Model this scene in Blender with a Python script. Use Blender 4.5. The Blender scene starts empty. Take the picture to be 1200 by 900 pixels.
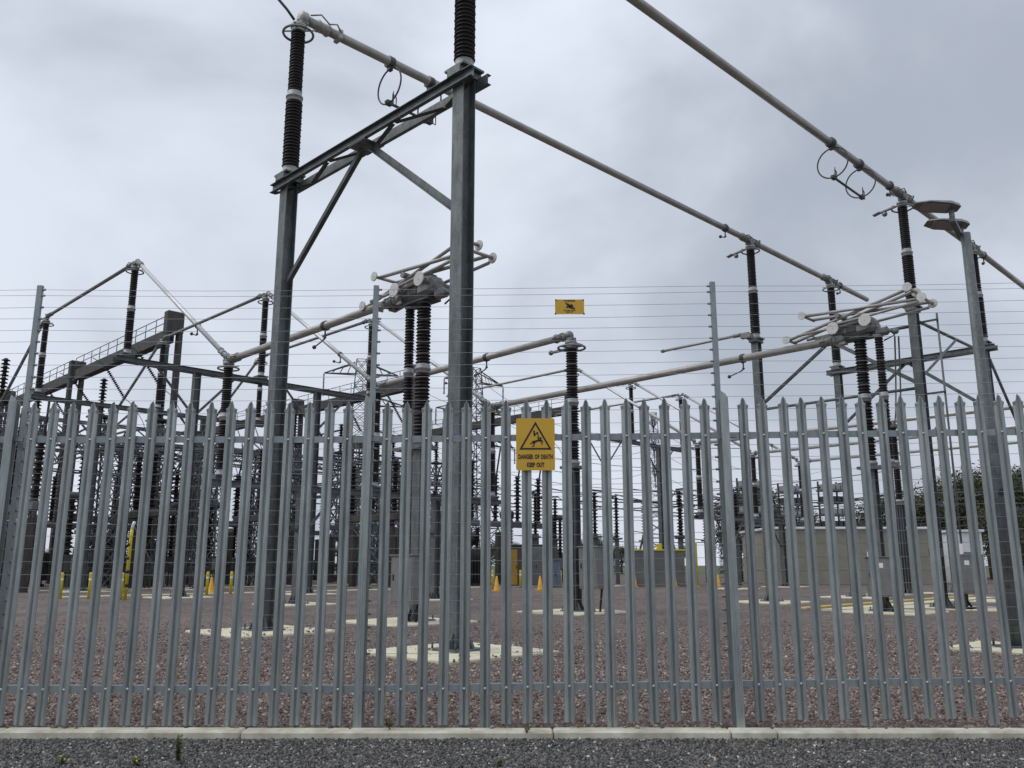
import bpy, math, random
import numpy as np
from mathutils import Vector, Matrix
R = math.radians
rnd = random.Random(7)
S = bpy.context.scene
COL = S.collection
S2 = math.sqrt(2)
PI = math.pi

# ------------------------------------------------------------------ helpers
def W(u, v, z=0.0):
    """the yard's own grid (45 degrees to the fence) to world"""
    return Vector(((u - v) / S2, (u + v) / S2, z))

CAMP, CAMH, CF = R(12.0), 1.18, 1000.0
def at(px, py, Y):
    a, b = (px - 600) / CF, (450 - py) / CF
    rx, ry, rz = a, math.cos(CAMP) - b * math.sin(CAMP), math.sin(CAMP) + b * math.cos(CAMP)
    t = Y / ry
    return Vector((rx * t, Y, CAMH + rz * t))
def pxof(p):
    d = p.y * math.cos(CAMP) + (p.z - CAMH) * math.sin(CAMP)
    return 600 + CF * p.x / d

class MB:
    def __init__(s):
        s.v = []; s.f = []; s.sm = []
    def add(s, vs, fs, smooth=False):
        o = len(s.v)
        s.v += [tuple(p) for p in vs]
        s.f += [tuple(i + o for i in f) for f in fs]
        s.sm += [smooth] * len(fs)
        return s
    def box(s, c, d, rot=None, bev=0.0):
        c = Vector(c); hx, hy, hz = d[0] / 2, d[1] / 2, d[2] / 2
        if bev > 0:
            b = min(bev, hx * .9, hy * .9, hz * .9)
            pts = []
            for sz in (-1, 1):
                for sy in (-1, 1):
                    for sx in (-1, 1):
                        pts.append((sx * (hx - b), sy * (hy - b), sz * hz))
                        pts.append((sx * (hx - b), sy * hy, sz * (hz - b)))
                        pts.append((sx * hx, sy * (hy - b), sz * (hz - b)))
            def I(sx, sy, sz, k): return ((sz > 0) * 4 + (sy > 0) * 2 + (sx > 0)) * 3 + k
            fs = []
            for z in (-1, 1):
                q = [I(-1, -1, z, 0), I(1, -1, z, 0), I(1, 1, z, 0), I(-1, 1, z, 0)]
                fs.append(q if z > 0 else q[::-1])
            for y in (-1, 1):
                q = [I(-1, y, -1, 1), I(1, y, -1, 1), I(1, y, 1, 1), I(-1, y, 1, 1)]
                fs.append(q if y < 0 else q[::-1])
            for x in (-1, 1):
                q = [I(x, -1, -1, 2), I(x, 1, -1, 2), I(x, 1, 1, 2), I(x, -1, 1, 2)]
                fs.append(q if x > 0 else q[::-1])
            for y in (-1, 1):
                for z in (-1, 1):
                    q = [I(-1, y, z, 0), I(1, y, z, 0), I(1, y, z, 1), I(-1, y, z, 1)]
                    fs.append(q if y * z < 0 else q[::-1])
                    q = [I(y, -1, z, 0), I(y, 1, z, 0), I(y, 1, z, 2), I(y, -1, z, 2)]
                    fs.append(q[::-1] if y * z < 0 else q)
            for x in (-1, 1):
                for y in (-1, 1):
                    q = [I(x, y, -1, 1), I(x, y, 1, 1), I(x, y, 1, 2), I(x, y, -1, 2)]
                    fs.append(q if x * y > 0 else q[::-1])
            for x in (-1, 1):
                for y in (-1, 1):
                    for z in (-1, 1):
                        q = [I(x, y, z, 0), I(x, y, z, 1), I(x, y, z, 2)]
                        fs.append(q if x * y * z > 0 else q[::-1])
        else:
            pts = [(x, y, z) for z in (-hz, hz) for y in (-hy, hy) for x in (-hx, hx)]
            fs = [(0, 2, 3, 1), (4, 5, 7, 6), (0, 1, 5, 4), (2, 6, 7, 3), (0, 4, 6, 2), (1, 3, 7, 5)]
        if rot is not None:
            pts = [rot @ Vector(p) for p in pts]
        return s.add([c + Vector(p) for p in pts], fs)
    def prism(s, p0, p1, prof, up=(0, 0, 1), caps=True):
        p0, p1 = Vector(p0), Vector(p1)
        a = (p1 - p0).normalized(); up = Vector(up)
        if abs(a.dot(up)) > .98: up = Vector((1, 0, 0)) if abs(a.x) < .9 else Vector((0, 1, 0))
        x = up.cross(a).normalized(); y = a.cross(x)
        n = len(prof)
        vs = [p0 + x * q[0] + y * q[1] for q in prof] + [p1 + x * q[0] + y * q[1] for q in prof]
        fs = [(i, (i + 1) % n, n + (i + 1) % n, n + i) for i in range(n)]
        if caps: fs += [tuple(range(n))[::-1], tuple(range(n, 2 * n))]
        return s.add(vs, fs)
    def tube(s, pts, r, n=10, caps=True, r1=None):
        pts = [Vector(p) for p in pts]
        m = len(pts); vs = []; fs = []
        px = None
        for i, p in enumerate(pts):
            a = (pts[min(i + 1, m - 1)] - pts[max(i - 1, 0)]).normalized()
            if px is None:
                t = Vector((0, 0, 1)) if abs(a.z) < .9 else Vector((1, 0, 0))
                px = t.cross(a).normalized()
            else:
                px = (px - a * px.dot(a)).normalized()
            py = a.cross(px)
            rr = r if r1 is None else r + (r1 - r) * i / (m - 1)
            for k in range(n):
                th = 2 * PI * k / n
                vs.append(p + px * rr * math.cos(th) + py * rr * math.sin(th))
        for i in range(m - 1):
            for k in range(n):
                k2 = (k + 1) % n
                fs.append((i * n + k, i * n + k2, (i + 1) * n + k2, (i + 1) * n + k))
        s.add(vs, fs, True)
        if caps:
            o = len(s.v) - len(vs)
            s.f += [tuple(o + k for k in range(n))[::-1], tuple(o + (m - 1) * n + k for k in range(n))]
            s.sm += [False, False]
        return s
    def lathe(s, prof, o=(0, 0, 0), n=16, M=None, smooth=True):
        o = Vector(o); vs = []; fs = []
        for (r, z) in prof:
            for k in range(n):
                th = 2 * PI * k / n
                p = Vector((r * math.cos(th), r * math.sin(th), z))
                if M is not None: p = M @ p
                vs.append(o + p)
        m = len(prof)
        for i in range(m - 1):
            for k in range(n):
                k2 = (k + 1) % n
                fs.append((i * n + k, i * n + k2, (i + 1) * n + k2, (i + 1) * n + k))
        s.add(vs, fs, smooth)
        b = len(s.v) - len(vs)
        s.f += [tuple(b + k for k in range(n))[::-1], tuple(b + (m - 1) * n + k for k in range(n))]
        s.sm += [False, False]
        return s
    def torus(s, o, Rr, r, axis=(0, 0, 1), n=24, m=8, a0=0, a1=2 * PI):
        M = Vector((0, 0, 1)).rotation_difference(Vector(axis)).to_matrix()
        full = abs(a1 - a0 - 2 * PI) < 1e-6
        pts = []
        for i in range(n + (0 if full else 1)):
            t = a0 + (a1 - a0) * i / n
            pts.append(Vector(o) + M @ Vector((Rr * math.cos(t), Rr * math.sin(t), 0)))
        if full:
            vs = []; fs = []
            for i in range(n):
                t = a0 + 2 * PI * i / n
                for k in range(m):
                    h = 2 * PI * k / m
                    vs.append(Vector(o) + M @ Vector(((Rr + r * math.cos(h)) * math.cos(t), (Rr + r * math.cos(h)) * math.sin(t), r * math.sin(h))))
            for i in range(n):
                for k in range(m):
                    i2, k2 = (i + 1) % n, (k + 1) % m
                    fs.append((i * m + k, i2 * m + k, i2 * m + k2, i * m + k2))
            s.add(vs, fs, True)
        else:
            s.tube(pts, r, m)
        return s
    def sphere(s, o, r, n=10):
        prof = [(max(1e-4, r * math.sin(PI * i / 8)), -r * math.cos(PI * i / 8)) for i in range(9)]
        return s.lathe(prof, o, n)
    def build(s, name, mat, parent=None, loc=None):
        me = bpy.data.meshes.new(name)
        me.from_pydata(s.v, [], s.f)
        me.polygons.foreach_set('use_smooth', s.sm)
        me.materials.append(mat)
        me.update()
        o = bpy.data.objects.new(name, me)
        COL.objects.link(o)
        if parent is not None: o.parent = parent
        if loc is not None: o.location = loc
        return o

def tag(o, label=None, cat=None, group=None, kind=None):
    if label: o['label'] = label
    if cat: o['category'] = cat
    if group: o['group'] = group
    if kind: o['kind'] = kind
    return o
def empty(name, loc=(0, 0, 0), rz=0.0, label=None, cat=None, group=None):
    o = bpy.data.objects.new(name, None)
    o.location = loc; o.rotation_euler = (0, 0, rz); o.empty_display_size = .2
    COL.objects.link(o)
    return tag(o, label, cat, group)
KIDS = {}
def dup(root, loc, rz=None, label=None, scale=None):
    r = root.copy(); COL.objects.link(r); r.location = loc
    if rz is not None: r.rotation_euler = (0, 0, rz)
    if scale is not None: r.scale = scale
    if label: r['label'] = label
    bpy_children = [c for c in root.children]
    for ch in bpy_children:
        c = ch.copy(); COL.objects.link(c); c.parent = r
        for g in ch.children:
            d = g.copy(); COL.objects.link(d); d.parent = c
    return r
GRID = R(45)

# ------------------------------------------------------------------ materials
def nt(name):
    m = bpy.data.materials.new(name); m.use_nodes = True
    return m, m.node_tree.nodes, m.node_tree.links, m.node_tree.nodes['Principled BSDF']
def mat(name, c1, c2=None, scale=6, rough=.6, metal=0.0, bump=0.0, bscale=60, detail=6, stretch=None, rough2=None, spec=None, c3=None, vary=0.0, spangle=0.0, streak=0.0):
    m, N, L, B = nt(name)
    B.inputs['Roughness'].default_value = rough
    B.inputs['Metallic'].default_value = metal
    if spec is not None: B.inputs['Specular IOR Level'].default_value = spec
    tc = N.new('ShaderNodeTexCoord'); mp = N.new('ShaderNodeMapping')
    L.new(tc.outputs['Object'], mp.inputs['Vector'])
    if stretch: mp.inputs['Scale'].default_value = stretch
    if c2 is not None:
        oi = N.new('ShaderNodeObjectInfo')
        ad = N.new('ShaderNodeVectorMath'); ad.operation = 'ADD'
        cb = N.new('ShaderNodeCombineXYZ')
        mu = N.new('ShaderNodeMath'); mu.operation = 'MULTIPLY'; mu.inputs[1].default_value = 37.0
        L.new(oi.outputs['Random'], mu.inputs[0])
        for k in range(3): L.new(mu.outputs[0], cb.inputs[k])
        L.new(mp.outputs[0], ad.inputs[0]); L.new(cb.outputs[0], ad.inputs[1])
        nz = N.new('ShaderNodeTexNoise'); nz.inputs['Scale'].default_value = scale; nz.inputs['Detail'].default_value = detail; nz.inputs['Roughness'].default_value = .65
        L.new(ad.outputs[0], nz.inputs['Vector'])
        cr = N.new('ShaderNodeValToRGB')
        cr.color_ramp.elements[0].position = .34; cr.color_ramp.elements[0].color = (*c1, 1)
        cr.color_ramp.elements[1].position = .68; cr.color_ramp.elements[1].color = (*c2, 1)
        if c3 is not None:
            e = cr.color_ramp.elements.new(.76); e.color = (*c3, 1)
        L.new(nz.outputs['Fac'], cr.inputs[0])
        src = cr.outputs[0]
        def mul(fac_socket, lo, hi, f0=0.0, f1=1.0):
            nonlocal src
            q = N.new('ShaderNodeMapRange'); q.inputs['From Min'].default_value = f0; q.inputs['From Max'].default_value = f1
            q.inputs['To Min'].default_value = lo; q.inputs['To Max'].default_value = hi
            L.new(fac_socket, q.inputs['Value'])
            x = N.new('ShaderNodeVectorMath'); x.operation = 'SCALE'; L.new(src, x.inputs[0]); L.new(q.outputs[0], x.inputs['Scale']); src = x.outputs[0]
        if vary: mul(oi.outputs['Random'], 1 - vary, 1 + vary)
        if spangle:
            vo = N.new('ShaderNodeTexVoronoi'); vo.inputs['Scale'].default_value = 55
            L.new(ad.outputs[0], vo.inputs['Vector'])
            sp_ = N.new('ShaderNodeSeparateColor'); L.new(vo.outputs['Color'], sp_.inputs[0]); mul(sp_.outputs[0], 1 - spangle, 1 + spangle)
        if streak:
            m2 = N.new('ShaderNodeMapping'); m2.inputs['Scale'].default_value = (38, 38, 1.3); L.new(ad.outputs[0], m2.inputs['Vector'])
            n3 = N.new('ShaderNodeTexNoise'); n3.inputs['Scale'].default_value = 1; n3.inputs['Detail'].default_value = 3; L.new(m2.outputs[0], n3.inputs['Vector'])
            mul(n3.outputs['Fac'], 1 - streak, 1 + streak * .6, .35, .65)
        L.new(src, B.inputs['Base Color'])
        if rough2 is not None:
            mr = N.new('ShaderNodeMapRange'); mr.inputs['From Min'].default_value = .3; mr.inputs['From Max'].default_value = .7
            mr.inputs['To Min'].default_value = rough; mr.inputs['To Max'].default_value = rough2
            L.new(nz.outputs['Fac'], mr.inputs['Value']); L.new(mr.outputs[0], B.inputs['Roughness'])
    else:
        B.inputs['Base Color'].default_value = (*c1, 1)
    if bump > 0:
        n2 = N.new('ShaderNodeTexNoise'); n2.inputs['Scale'].default_value = bscale; n2.inputs['Detail'].default_value = 4
        L.new(mp.outputs[0], n2.inputs['Vector'])
        bp = N.new('ShaderNodeBump'); bp.inputs['Strength'].default_value = bump; bp.inputs['Distance'].default_value = .01
        L.new(n2.outputs['Fac'], bp.inputs['Height']); L.new(bp.outputs[0], B.inputs['Normal'])
    return m

M = {}
M['pale'] = mat('galvanised_pale', (.255, .278, .274), (.375, .402, .396), 5, .48, .5, .06, 200, stretch=(3, 3, .5), rough2=.34, vary=.11, spangle=.07, streak=.16)
M['rail'] = mat('galvanised_rail', (.22, .25, .255), (.31, .34, .345), 5, .5, .35, rough2=.38)
M['bolt'] = mat('zinc_bolt', (.5, .52, .52), None, rough=.35, metal=.7)
M['steel'] = mat('weathered_galvanised', (.075, .086, .088), (.142, .158, .159), 5, .58, .2, .08, 90, stretch=(1, 1, .5), rough2=.42, vary=.06, spangle=.16, streak=.14)
M['steel_dark'] = mat('dull_galvanised', (.042, .047, .049), (.08, .088, .09), 5, .62, .2, rough2=.5)
M['alu'] = mat('aluminium_tube', (.275, .26, .232), (.375, .36, .335), 4, .45, .3, stretch=(.5, .5, .5), rough2=.34)
M['alu_lit'] = mat('lit_aluminium_tube', (.46, .455, .45), (.56, .555, .55), 4, .4, .35, rough2=.3)  # lighter copy of the tube aluminium, light on the upper side put into the colour
M['steel_old'] = mat('older_galvanised', (.075, .085, .088), (.13, .142, .146), 6, .6, .2, .08, 90, stretch=(1, 1, .5), vary=.1, streak=.15)
M['alu_grey'] = mat('cast_aluminium', (.15, .152, .15), (.25, .25, .245), 8, .5, .4, .1, 80)
M['disc'] = mat('white_end_disc', (.50, .49, .465), (.60, .59, .56), 10, .5, .1)
M['cap'] = mat('grey_fitting', (.24, .245, .25), (.34, .345, .35), 10, .5, .3)
M['porc'] = mat('brown_porcelain', (.006, .0042, .0045), (.0105, .007, .007), 4, .42, 0, rough2=.55, spec=.28)
M['porc_old'] = mat('old_porcelain', (.008, .006, .006), (.018, .013, .012), 5, .5, 0, spec=.25)
M['cable'] = mat('black_cable', (.012, .012, .013), None, rough=.6)
M['wire'] = mat('fence_wire', (.36, .37, .38), None, rough=.45, metal=.5)
M['oldwire'] = mat('dull_conductor', (.045, .045, .047), None, rough=.6, metal=.2)
M['pad'] = mat('cream_concrete', (.50, .465, .33), (.66, .62, .46), 5, .9, 0, .2, 120, c3=(.42, .38, .27))
M['kerbm'] = mat('kerb_concrete', (.36, .335, .25), (.74, .71, .59), 3.6, .9, 0, .4, 130, detail=10, c3=(.60, .58, .48))
M['oldcon'] = mat('old_concrete', (.04, .039, .038), (.085, .082, .079), 3, .9, 0, .2, 40, stretch=(1, 1, .4), vary=.15)
M['browncon'] = mat('stained_concrete', (.038, .034, .031), (.085, .078, .071), 3, .9, 0, .2, 40, stretch=(1, 1, .3))
M['box'] = mat('grey_cabinet', (.14, .144, .144), (.19, .194, .193), 3, .5, .1, streak=.1)
M['label'] = mat('white_label', (.75, .75, .74), None, rough=.5)
M['yellow'] = mat('yellow_paint', (.60, .47, .015), (.68, .55, .03), 5, .5)
M['sign'] = mat('yellow_sign', (.62, .355, .022), (.66, .39, .03), 6, .45)
M['black'] = mat('black_paint', (.012, .011, .010), None, rough=.55)
M['orange'] = mat('orange_cone', (.66, .33, .02), (.74, .40, .03), 5, .5)
M['blue'] = mat('blue_sticker', (.02, .075, .22), None, rough=.5)
M['olive'] = mat('olive_panel', (.23, .222, .172), (.285, .276, .22), 1.2, .7, streak=.06)
M['white'] = mat('white_panel', (.62, .64, .66), (.72, .74, .75), 2, .6)
M['greywall'] = mat('grey_wall', (.11, .115, .113), (.16, .165, .163), 1.5, .8)
M['kiosk'] = mat('brown_kiosk', (.05, .038, .034), (.075, .058, .05), 2, .7)
M['bluegrey'] = mat('bluegrey_cabinet', (.10, .13, .17), (.13, .16, .20), 2, .6)
M['tank'] = mat('dark_grey_tank', (.03, .032, .034), (.06, .062, .064), 2, .6, .1)
M['bark'] = mat('bark', (.05, .038, .028), (.09, .07, .05), 8, .9)
M['glass'] = mat('lamp_lens', (.22, .19, .19), (.28, .25, .245), 10, .3)
M['weedstem'] = mat('weed_stem', (.10, .10, .03), (.16, .12, .05), 10, .8)
M['weedleaf'] = mat('weed_leaf', (.055, .075, .02), (.10, .12, .04), 20, .7)
M['deadleaf'] = mat('dead_leaf', (.06, .035, .02), (.11, .065, .035), 20, .8)
M['flower'] = mat('yellow_flower', (.72, .55, .02), None, rough=.7)
def leafmat(name, c1, c2):
    m, N, L, B = nt(name)
    g = N.new('ShaderNodeNewGeometry'); cr = N.new('ShaderNodeValToRGB')
    cr.color_ramp.elements[0].color = (*c1, 1); cr.color_ramp.elements[1].color = (*c2, 1)
    L.new(g.outputs['Random Per Island'], cr.inputs[0]); L.new(cr.outputs[0], B.inputs['Base Color'])
    B.inputs['Roughness'].default_value = .75
    return m
M['leaf'] = leafmat('leaf_green', (.018, .028, .011), (.055, .072, .026))
M['leaf2'] = leafmat('leaf_olive', (.028, .034, .013), (.08, .09, .033))
M['conifer'] = leafmat('leaf_conifer', (.015, .027, .016), (.045, .065, .033))

def stonemat(name, stops, rough=.85):
    m, N, L, B = nt(name)
    g = N.new('ShaderNodeNewGeometry'); cr = N.new('ShaderNodeValToRGB')
    els = cr.color_ramp.elements
    els[0].position = stops[0][0]; els[0].color = (*stops[0][1], 1)
    els[1].position = stops[-1][0]; els[1].color = (*stops[-1][1], 1)
    for p, c in stops[1:-1]:
        e = els.new(p); e.color = (*c, 1)
    L.new(g.outputs['Random Per Island'], cr.inputs[0])
    tc = N.new('ShaderNodeTexCoord'); nz = N.new('ShaderNodeTexNoise'); nz.inputs['Scale'].default_value = 60; nz.inputs['Detail'].default_value = 3
    L.new(tc.outputs['Object'], nz.inputs['Vector'])
    mr = N.new('ShaderNodeMapRange'); mr.inputs['To Min'].default_value = .75; mr.inputs['To Max'].default_value = 1.25
    L.new(nz.outputs['Fac'], mr.inputs['Value'])
    mx = N.new('ShaderNodeMix'); mx.data_type = 'RGBA'; mx.blend_type = 'MULTIPLY'; mx.inputs[0].default_value = 1
    L.new(cr.outputs[0], mx.inputs[6]); L.new(mr.outputs[0], mx.inputs[7])
    L.new(mx.outputs[2], B.inputs['Base Color'])
    B.inputs['Roughness'].default_value = rough
    return m
RED = [(0, (.078, .056, .049)), (.3, (.140, .101, .087)), (.6, (.198, .148, .127)), (.85, (.268, .209, .181)), (.96, (.355, .30, .265)), (1, (.50, .44, .39))]
GRY = [(0, (.034, .032, .030)), (.35, (.078, .076, .073)), (.7, (.135, .131, .125)), (.88, (.21, .20, .188)), (.95, (.17, .125, .095)), (.98, (.36, .34, .31)), (1, (.66, .63, .58))]
M['redstone'] = stonemat('red_gravel_stone', RED)
M['greystone'] = stonemat('grey_gravel_stone', GRY)

def gravelmat(name, stops, cell, big):
    """loose gravel seen from further off: cells of single stones, relief, and broad patches of differing stone"""
    m, N, L, B = nt(name)
    tc = N.new('ShaderNodeTexCoord')
    vo = N.new('ShaderNodeTexVoronoi'); vo.inputs['Scale'].default_value = cell
    L.new(tc.outputs['Object'], vo.inputs['Vector'])
    sep = N.new('ShaderNodeSeparateColor'); L.new(vo.outputs['Color'], sep.inputs[0])
    cr = N.new('ShaderNodeValToRGB'); els = cr.color_ramp.elements
    els[0].position = stops[0][0]; els[0].color = (*stops[0][1], 1)
    els[1].position = stops[-1][0]; els[1].color = (*stops[-1][1], 1)
    for p, c in stops[1:-1]:
        e = els.new(p); e.color = (*c, 1)
    L.new(sep.outputs[0], cr.inputs[0])
    nz = N.new('ShaderNodeTexNoise'); nz.inputs['Scale'].default_value = big; nz.inputs['Detail'].default_value = 5
    L.new(tc.outputs['Object'], nz.inputs['Vector'])
    mr = N.new('ShaderNodeMapRange'); mr.inputs['From Min'].default_value = .3; mr.inputs['From Max'].default_value = .7
    mr.inputs['To Min'].default_value = .48; mr.inputs['To Max'].default_value = .86
    n9 = N.new('ShaderNodeTexNoise'); n9.inputs['Scale'].default_value = cell * .22; n9.inputs['Detail'].default_value = 3; n9.inputs['Roughness'].default_value = .8
    L.new(tc.outputs['Object'], n9.inputs['Vector'])
    ad = N.new('ShaderNodeMath'); ad.operation = 'MULTIPLY_ADD'; ad.inputs[1].default_value = 1.5; ad.inputs[2].default_value = -.75
    L.new(n9.outputs['Fac'], ad.inputs[0])
    a2 = N.new('ShaderNodeMath'); a2.operation = 'ADD'; L.new(ad.outputs[0], a2.inputs[0]); L.new(nz.outputs['Fac'], a2.inputs[1])
    L.new(a2.outputs[0], mr.inputs['Value'])
    mx = N.new('ShaderNodeMix'); mx.data_type = 'RGBA'; mx.blend_type = 'MULTIPLY'; mx.inputs[0].default_value = 1
    L.new(cr.outputs[0], mx.inputs[6]); L.new(mr.outputs[0], mx.inputs[7])
    L.new(mx.outputs[2], B.inputs['Base Color']); B.inputs['Roughness'].default_value = .95
    bp = N.new('ShaderNodeBump'); bp.inputs['Strength'].default_value = .7; bp.inputs['Distance'].default_value = .02; bp.invert = True
    L.new(vo.outputs['Distance'], bp.inputs['Height']); L.new(bp.outputs[0], B.inputs['Normal'])
    return m
M['redgravel'] = gravelmat('red_gravel', RED, 36, .35)
M['greygravel'] = gravelmat('grey_gravel', GRY, 45, 1.2)
M['grass'] = mat('rough_grass', (.045, .06, .022), (.085, .10, .04), .15, .95)

# ------------------------------------------------------------------ ground
def sheet(name, x0, x1, y0, y1, z, m):
    b = MB(); b.add([(x0, y0, z), (x1, y0, z), (x1, y1, z), (x0, y1, z)], [(0, 1, 2, 3)])
    return tag(b.build(name, m), kind='structure')
FY = 6.51
sheet('ground', -3000, 3000, -60, 4000, -.08, M['grass'])
sheet('gravel_yard', -140, 140, FY - .04, 105, .02, M['redgravel'])
sheet('verge', -60, 60, -8, FY - .03, -.012, M['greygravel'])

def stones(name, mtl, n, pick, smin, smax, z0, seed, flat=.7):
    g = np.random.default_rng(seed)
    x, y = pick(g, n); n = len(x)
    cube = np.array([(a, b, c) for c in (-1, 1) for b in (-1, 1) for a in (-1, 1)], float)
    size = smin + (smax - smin) * g.random(n) ** 1.8
    v = cube[None] * (1 + .75 * (g.random((n, 8, 3)) - .5))
    v *= (size[:, None, None] * .5) * (np.stack([.75 + .7 * g.random(n), .6 + .6 * g.random(n), flat * (.5 + .6 * g.random(n))], 1)[:, None, :])
    # random rotation (quaternions)
    q = g.normal(size=(n, 4)); q[:, 1:3] *= .55; q /= np.linalg.norm(q, axis=1)[:, None]
    w, a, b, c = q.T
    Rm = np.stack([np.stack([1 - 2 * (b * b + c * c), 2 * (a * b - c * w), 2 * (a * c + b * w)], 1),
                   np.stack([2 * (a * b + c * w), 1 - 2 * (a * a + c * c), 2 * (b * c - a * w)], 1),
                   np.stack([2 * (a * c - b * w), 2 * (b * c + a * w), 1 - 2 * (a * a + b * b)], 1)], 1)
    v = np.einsum('nij,nkj->nki', Rm, v)
    z = z0 + size * (.12 + .3 * g.random(n))
    v += np.stack([x, y, z], 1)[:, None, :]
    tri = np.array([(0, 2, 3), (0, 3, 1), (4, 5, 7), (4, 7, 6), (0, 1, 5), (0, 5, 4), (2, 6, 7), (2, 7, 3), (0, 4, 6), (0, 6, 2), (1, 3, 7), (1, 7, 5)])
    f = (np.arange(n)[:, None, None] * 8 + tri[None]).reshape(-1)
    me = bpy.data.meshes.new(name)
    me.vertices.add(n * 8); me.vertices.foreach_set('co', v.reshape(-1))
    me.loops.add(len(f)); me.loops.foreach_set('vertex_index', f.astype(np.int32))
    me.polygons.add(len(f) // 3); me.polygons.foreach_set('loop_start', np.arange(0, len(f), 3, dtype=np.int32))
    me.update(calc_edges=True); me.validate()
    me.materials.append(mtl)
    o = bpy.data.objects.new(name, me); COL.objects.link(o)
    return o
PADS = []       # (u, v, half)
def p_yard(g, n):
    y = 6.56 + 13 * g.random(n) ** 2.2
    x = (g.random(n) * 2 - 1) * (y * .63 + .35)
    keep = g.random(n) < np.clip((19 - y) / 9, 0, 1)
    u, v = (x + y) / S2, (y - x) / S2
    for (pu, pv, h) in [(7.95, 9.0, 1.0), (13.85, 3.8, .75)]:
        hh = h + .012 - .12 * g.random(n) ** 8; keep &= ~((abs(u - pu) < hh) & (abs(v - pv) < hh))
    return x[keep], y[keep]
tag(stones('gravel_stones', M['redstone'], 200000, p_yard, .011, .031, .015, 3), 'loose reddish brown gravel covering the yard behind the fence', 'gravel', kind='stuff')
def p_verge(g, n):
    y = 5.25 + 1.1 * g.random(n); x = (g.random(n) * 2 - 1) * 4.6
    return x, y
tag(stones('gravel_stones', M['greystone'], 85000, p_verge, .005, .019, -.012, 5), 'dark grey crushed stone on the verge before the kerb', 'gravel', kind='stuff')

# kerb: precast lengths butted end to end
k = MB(); x = -9.0; seq = [1.33, 2.0, 1.25, 1.31, 1.27, .33, 2.4, 2.0, 1.8]
joints = [-9.0, -6.2, -3.6, -1.9, .29, 1.535, 1.86, 4.4, 6.7, 9]
for a, b in zip(joints[:-1], joints[1:]):
    h = rnd.uniform(-.003, .003)
    k.box(((a + b) / 2, FY - .092 + h, -.022 + h * .6), (b - a - .007, .155, .135), bev=.012)
tag(k.build('kerb', M['kerbm']), kind='structure')
# a few stray stones on the kerb
def p_kerb(g, n):
    return (g.random(n) * 2 - 1) * 4.4, FY - .04 - .03 * g.random(n)
tag(stones('gravel_stones', M['redstone'], 34, p_kerb, .014, .035, .042, 11), 'stray red stones lying on top of the concrete kerb', 'gravel', kind='stuff')

def pad(u, v, h, top=.062, hv=None):
    hv = hv or h
    b = MB(); b.box((0, 0, top - .1), (2 * h, 2 * hv, .2), bev=.015)
    o = b.build('concrete_pad', M['pad']); o.location = W(u, v); o.rotation_euler = (0, 0, GRID)
    return tag(o, kind='structure')

def p_pad(g, n):
    k = g.integers(0, 3, n); pu = np.array([7.95, 7.95, 13.85])[k]; pv = np.array([9.0, 14.15, 3.8])[k]; h = np.array([.97, .97, .74])[k]
    e = 1 - g.random(n) ** 3 * .9; sgn = np.where(g.random(n) < .5, -1, 1); w_ = (g.random(n) * 2 - 1)
    sw = g.random(n) < .5
    u = pu + np.where(sw, sgn * e, w_) * h; v = pv + np.where(sw, w_, sgn * e) * h
    return (u - v) / S2, (u + v) / S2
tag(stones('gravel_stones', M['redstone'], 240, p_pad, .011, .034, .062, 17), 'stray red stones kicked onto the nearest cream concrete pads', 'gravel', kind='stuff')

# ------------------------------------------------------------------ palisade fence
def zrise(x): return .012 * max(0, x + 1)
fence = empty('palisade_fence', (0, FY, 0), 0, 'galvanised steel palisade fence of pointed upright pales across the foreground', 'fence')
def pale_mesh(bottom):
    xs = [-.038, -.032, -.020, -.0105, -.0045, 0, .0045, .0105, .020, .032, .038]
    ys = [.012, .002, -.001, .001, .010, .006, .010, .001, -.001, .002, .012]
    top = 2.335
    rows = [(bottom, 1, 0), (1.2, 1, 0), (top, 1, 0), (top + .028, 1.17, -.006)]
    vs = []; n = len(xs)
    for side in (0, 1):
        for (z, sx, dy) in rows:
            for x, y in zip(xs, ys): vs.append((x * sx, y + dy * (abs(x) / .038) + side * .003, z))
        for x, y in zip(xs, ys):           # triple point
            t = abs(x) / .038
            vs.append((x * (1.12 - .55 * t), y - .004 * t + side * .003, top + .092 - .062 * t ** 1.2))
    nr = len(rows) + 1; fs = []
    o2 = nr * n
    for i in range(nr - 1):
        for j in range(n - 1):
            fs.append((i * n + j, i * n + j + 1, (i + 1) * n + j + 1, (i + 1) * n + j))
            fs.append((o2 + i * n + j, o2 + (i + 1) * n + j, o2 + (i + 1) * n + j + 1, o2 + i * n + j + 1))
        for j in (0, n - 1):
            q = (i * n + j, (i + 1) * n + j, o2 + (i + 1) * n + j, o2 + i * n + j)
            fs.append(q if j == 0 else q[::-1])
    for j in range(n - 1):
        i = nr - 1
        fs.append((i * n + j, i * n + j + 1, o2 + i * n + j + 1, o2 + i * n + j))
        fs.append((j + 1, j, o2 + j, o2 + j + 1))
    b = MB(); b.add(vs, fs)
    return b
def bolts(parent):
    out = []
    for z in (.30, 2.13):
        b = MB(); b.lathe([(.011, 0), (.011, .003), (.008, .008), (.003, .010)], (0, .008, z), 10, Matrix.Rotation(R(90), 3, 'X'))
        out.append(b.build('bolt', M['bolt'], parent))
    return out
POSTX = [-3.86, -1.11, 1.64, 4.39]
first = pale_mesh(.054).build('pale', M['pale'], fence); fb = bolts(first)
longp = pale_mesh(.012).build('pale', M['pale'], fence); lb = bolts(longp)
used = {0: False, 1: False}
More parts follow.
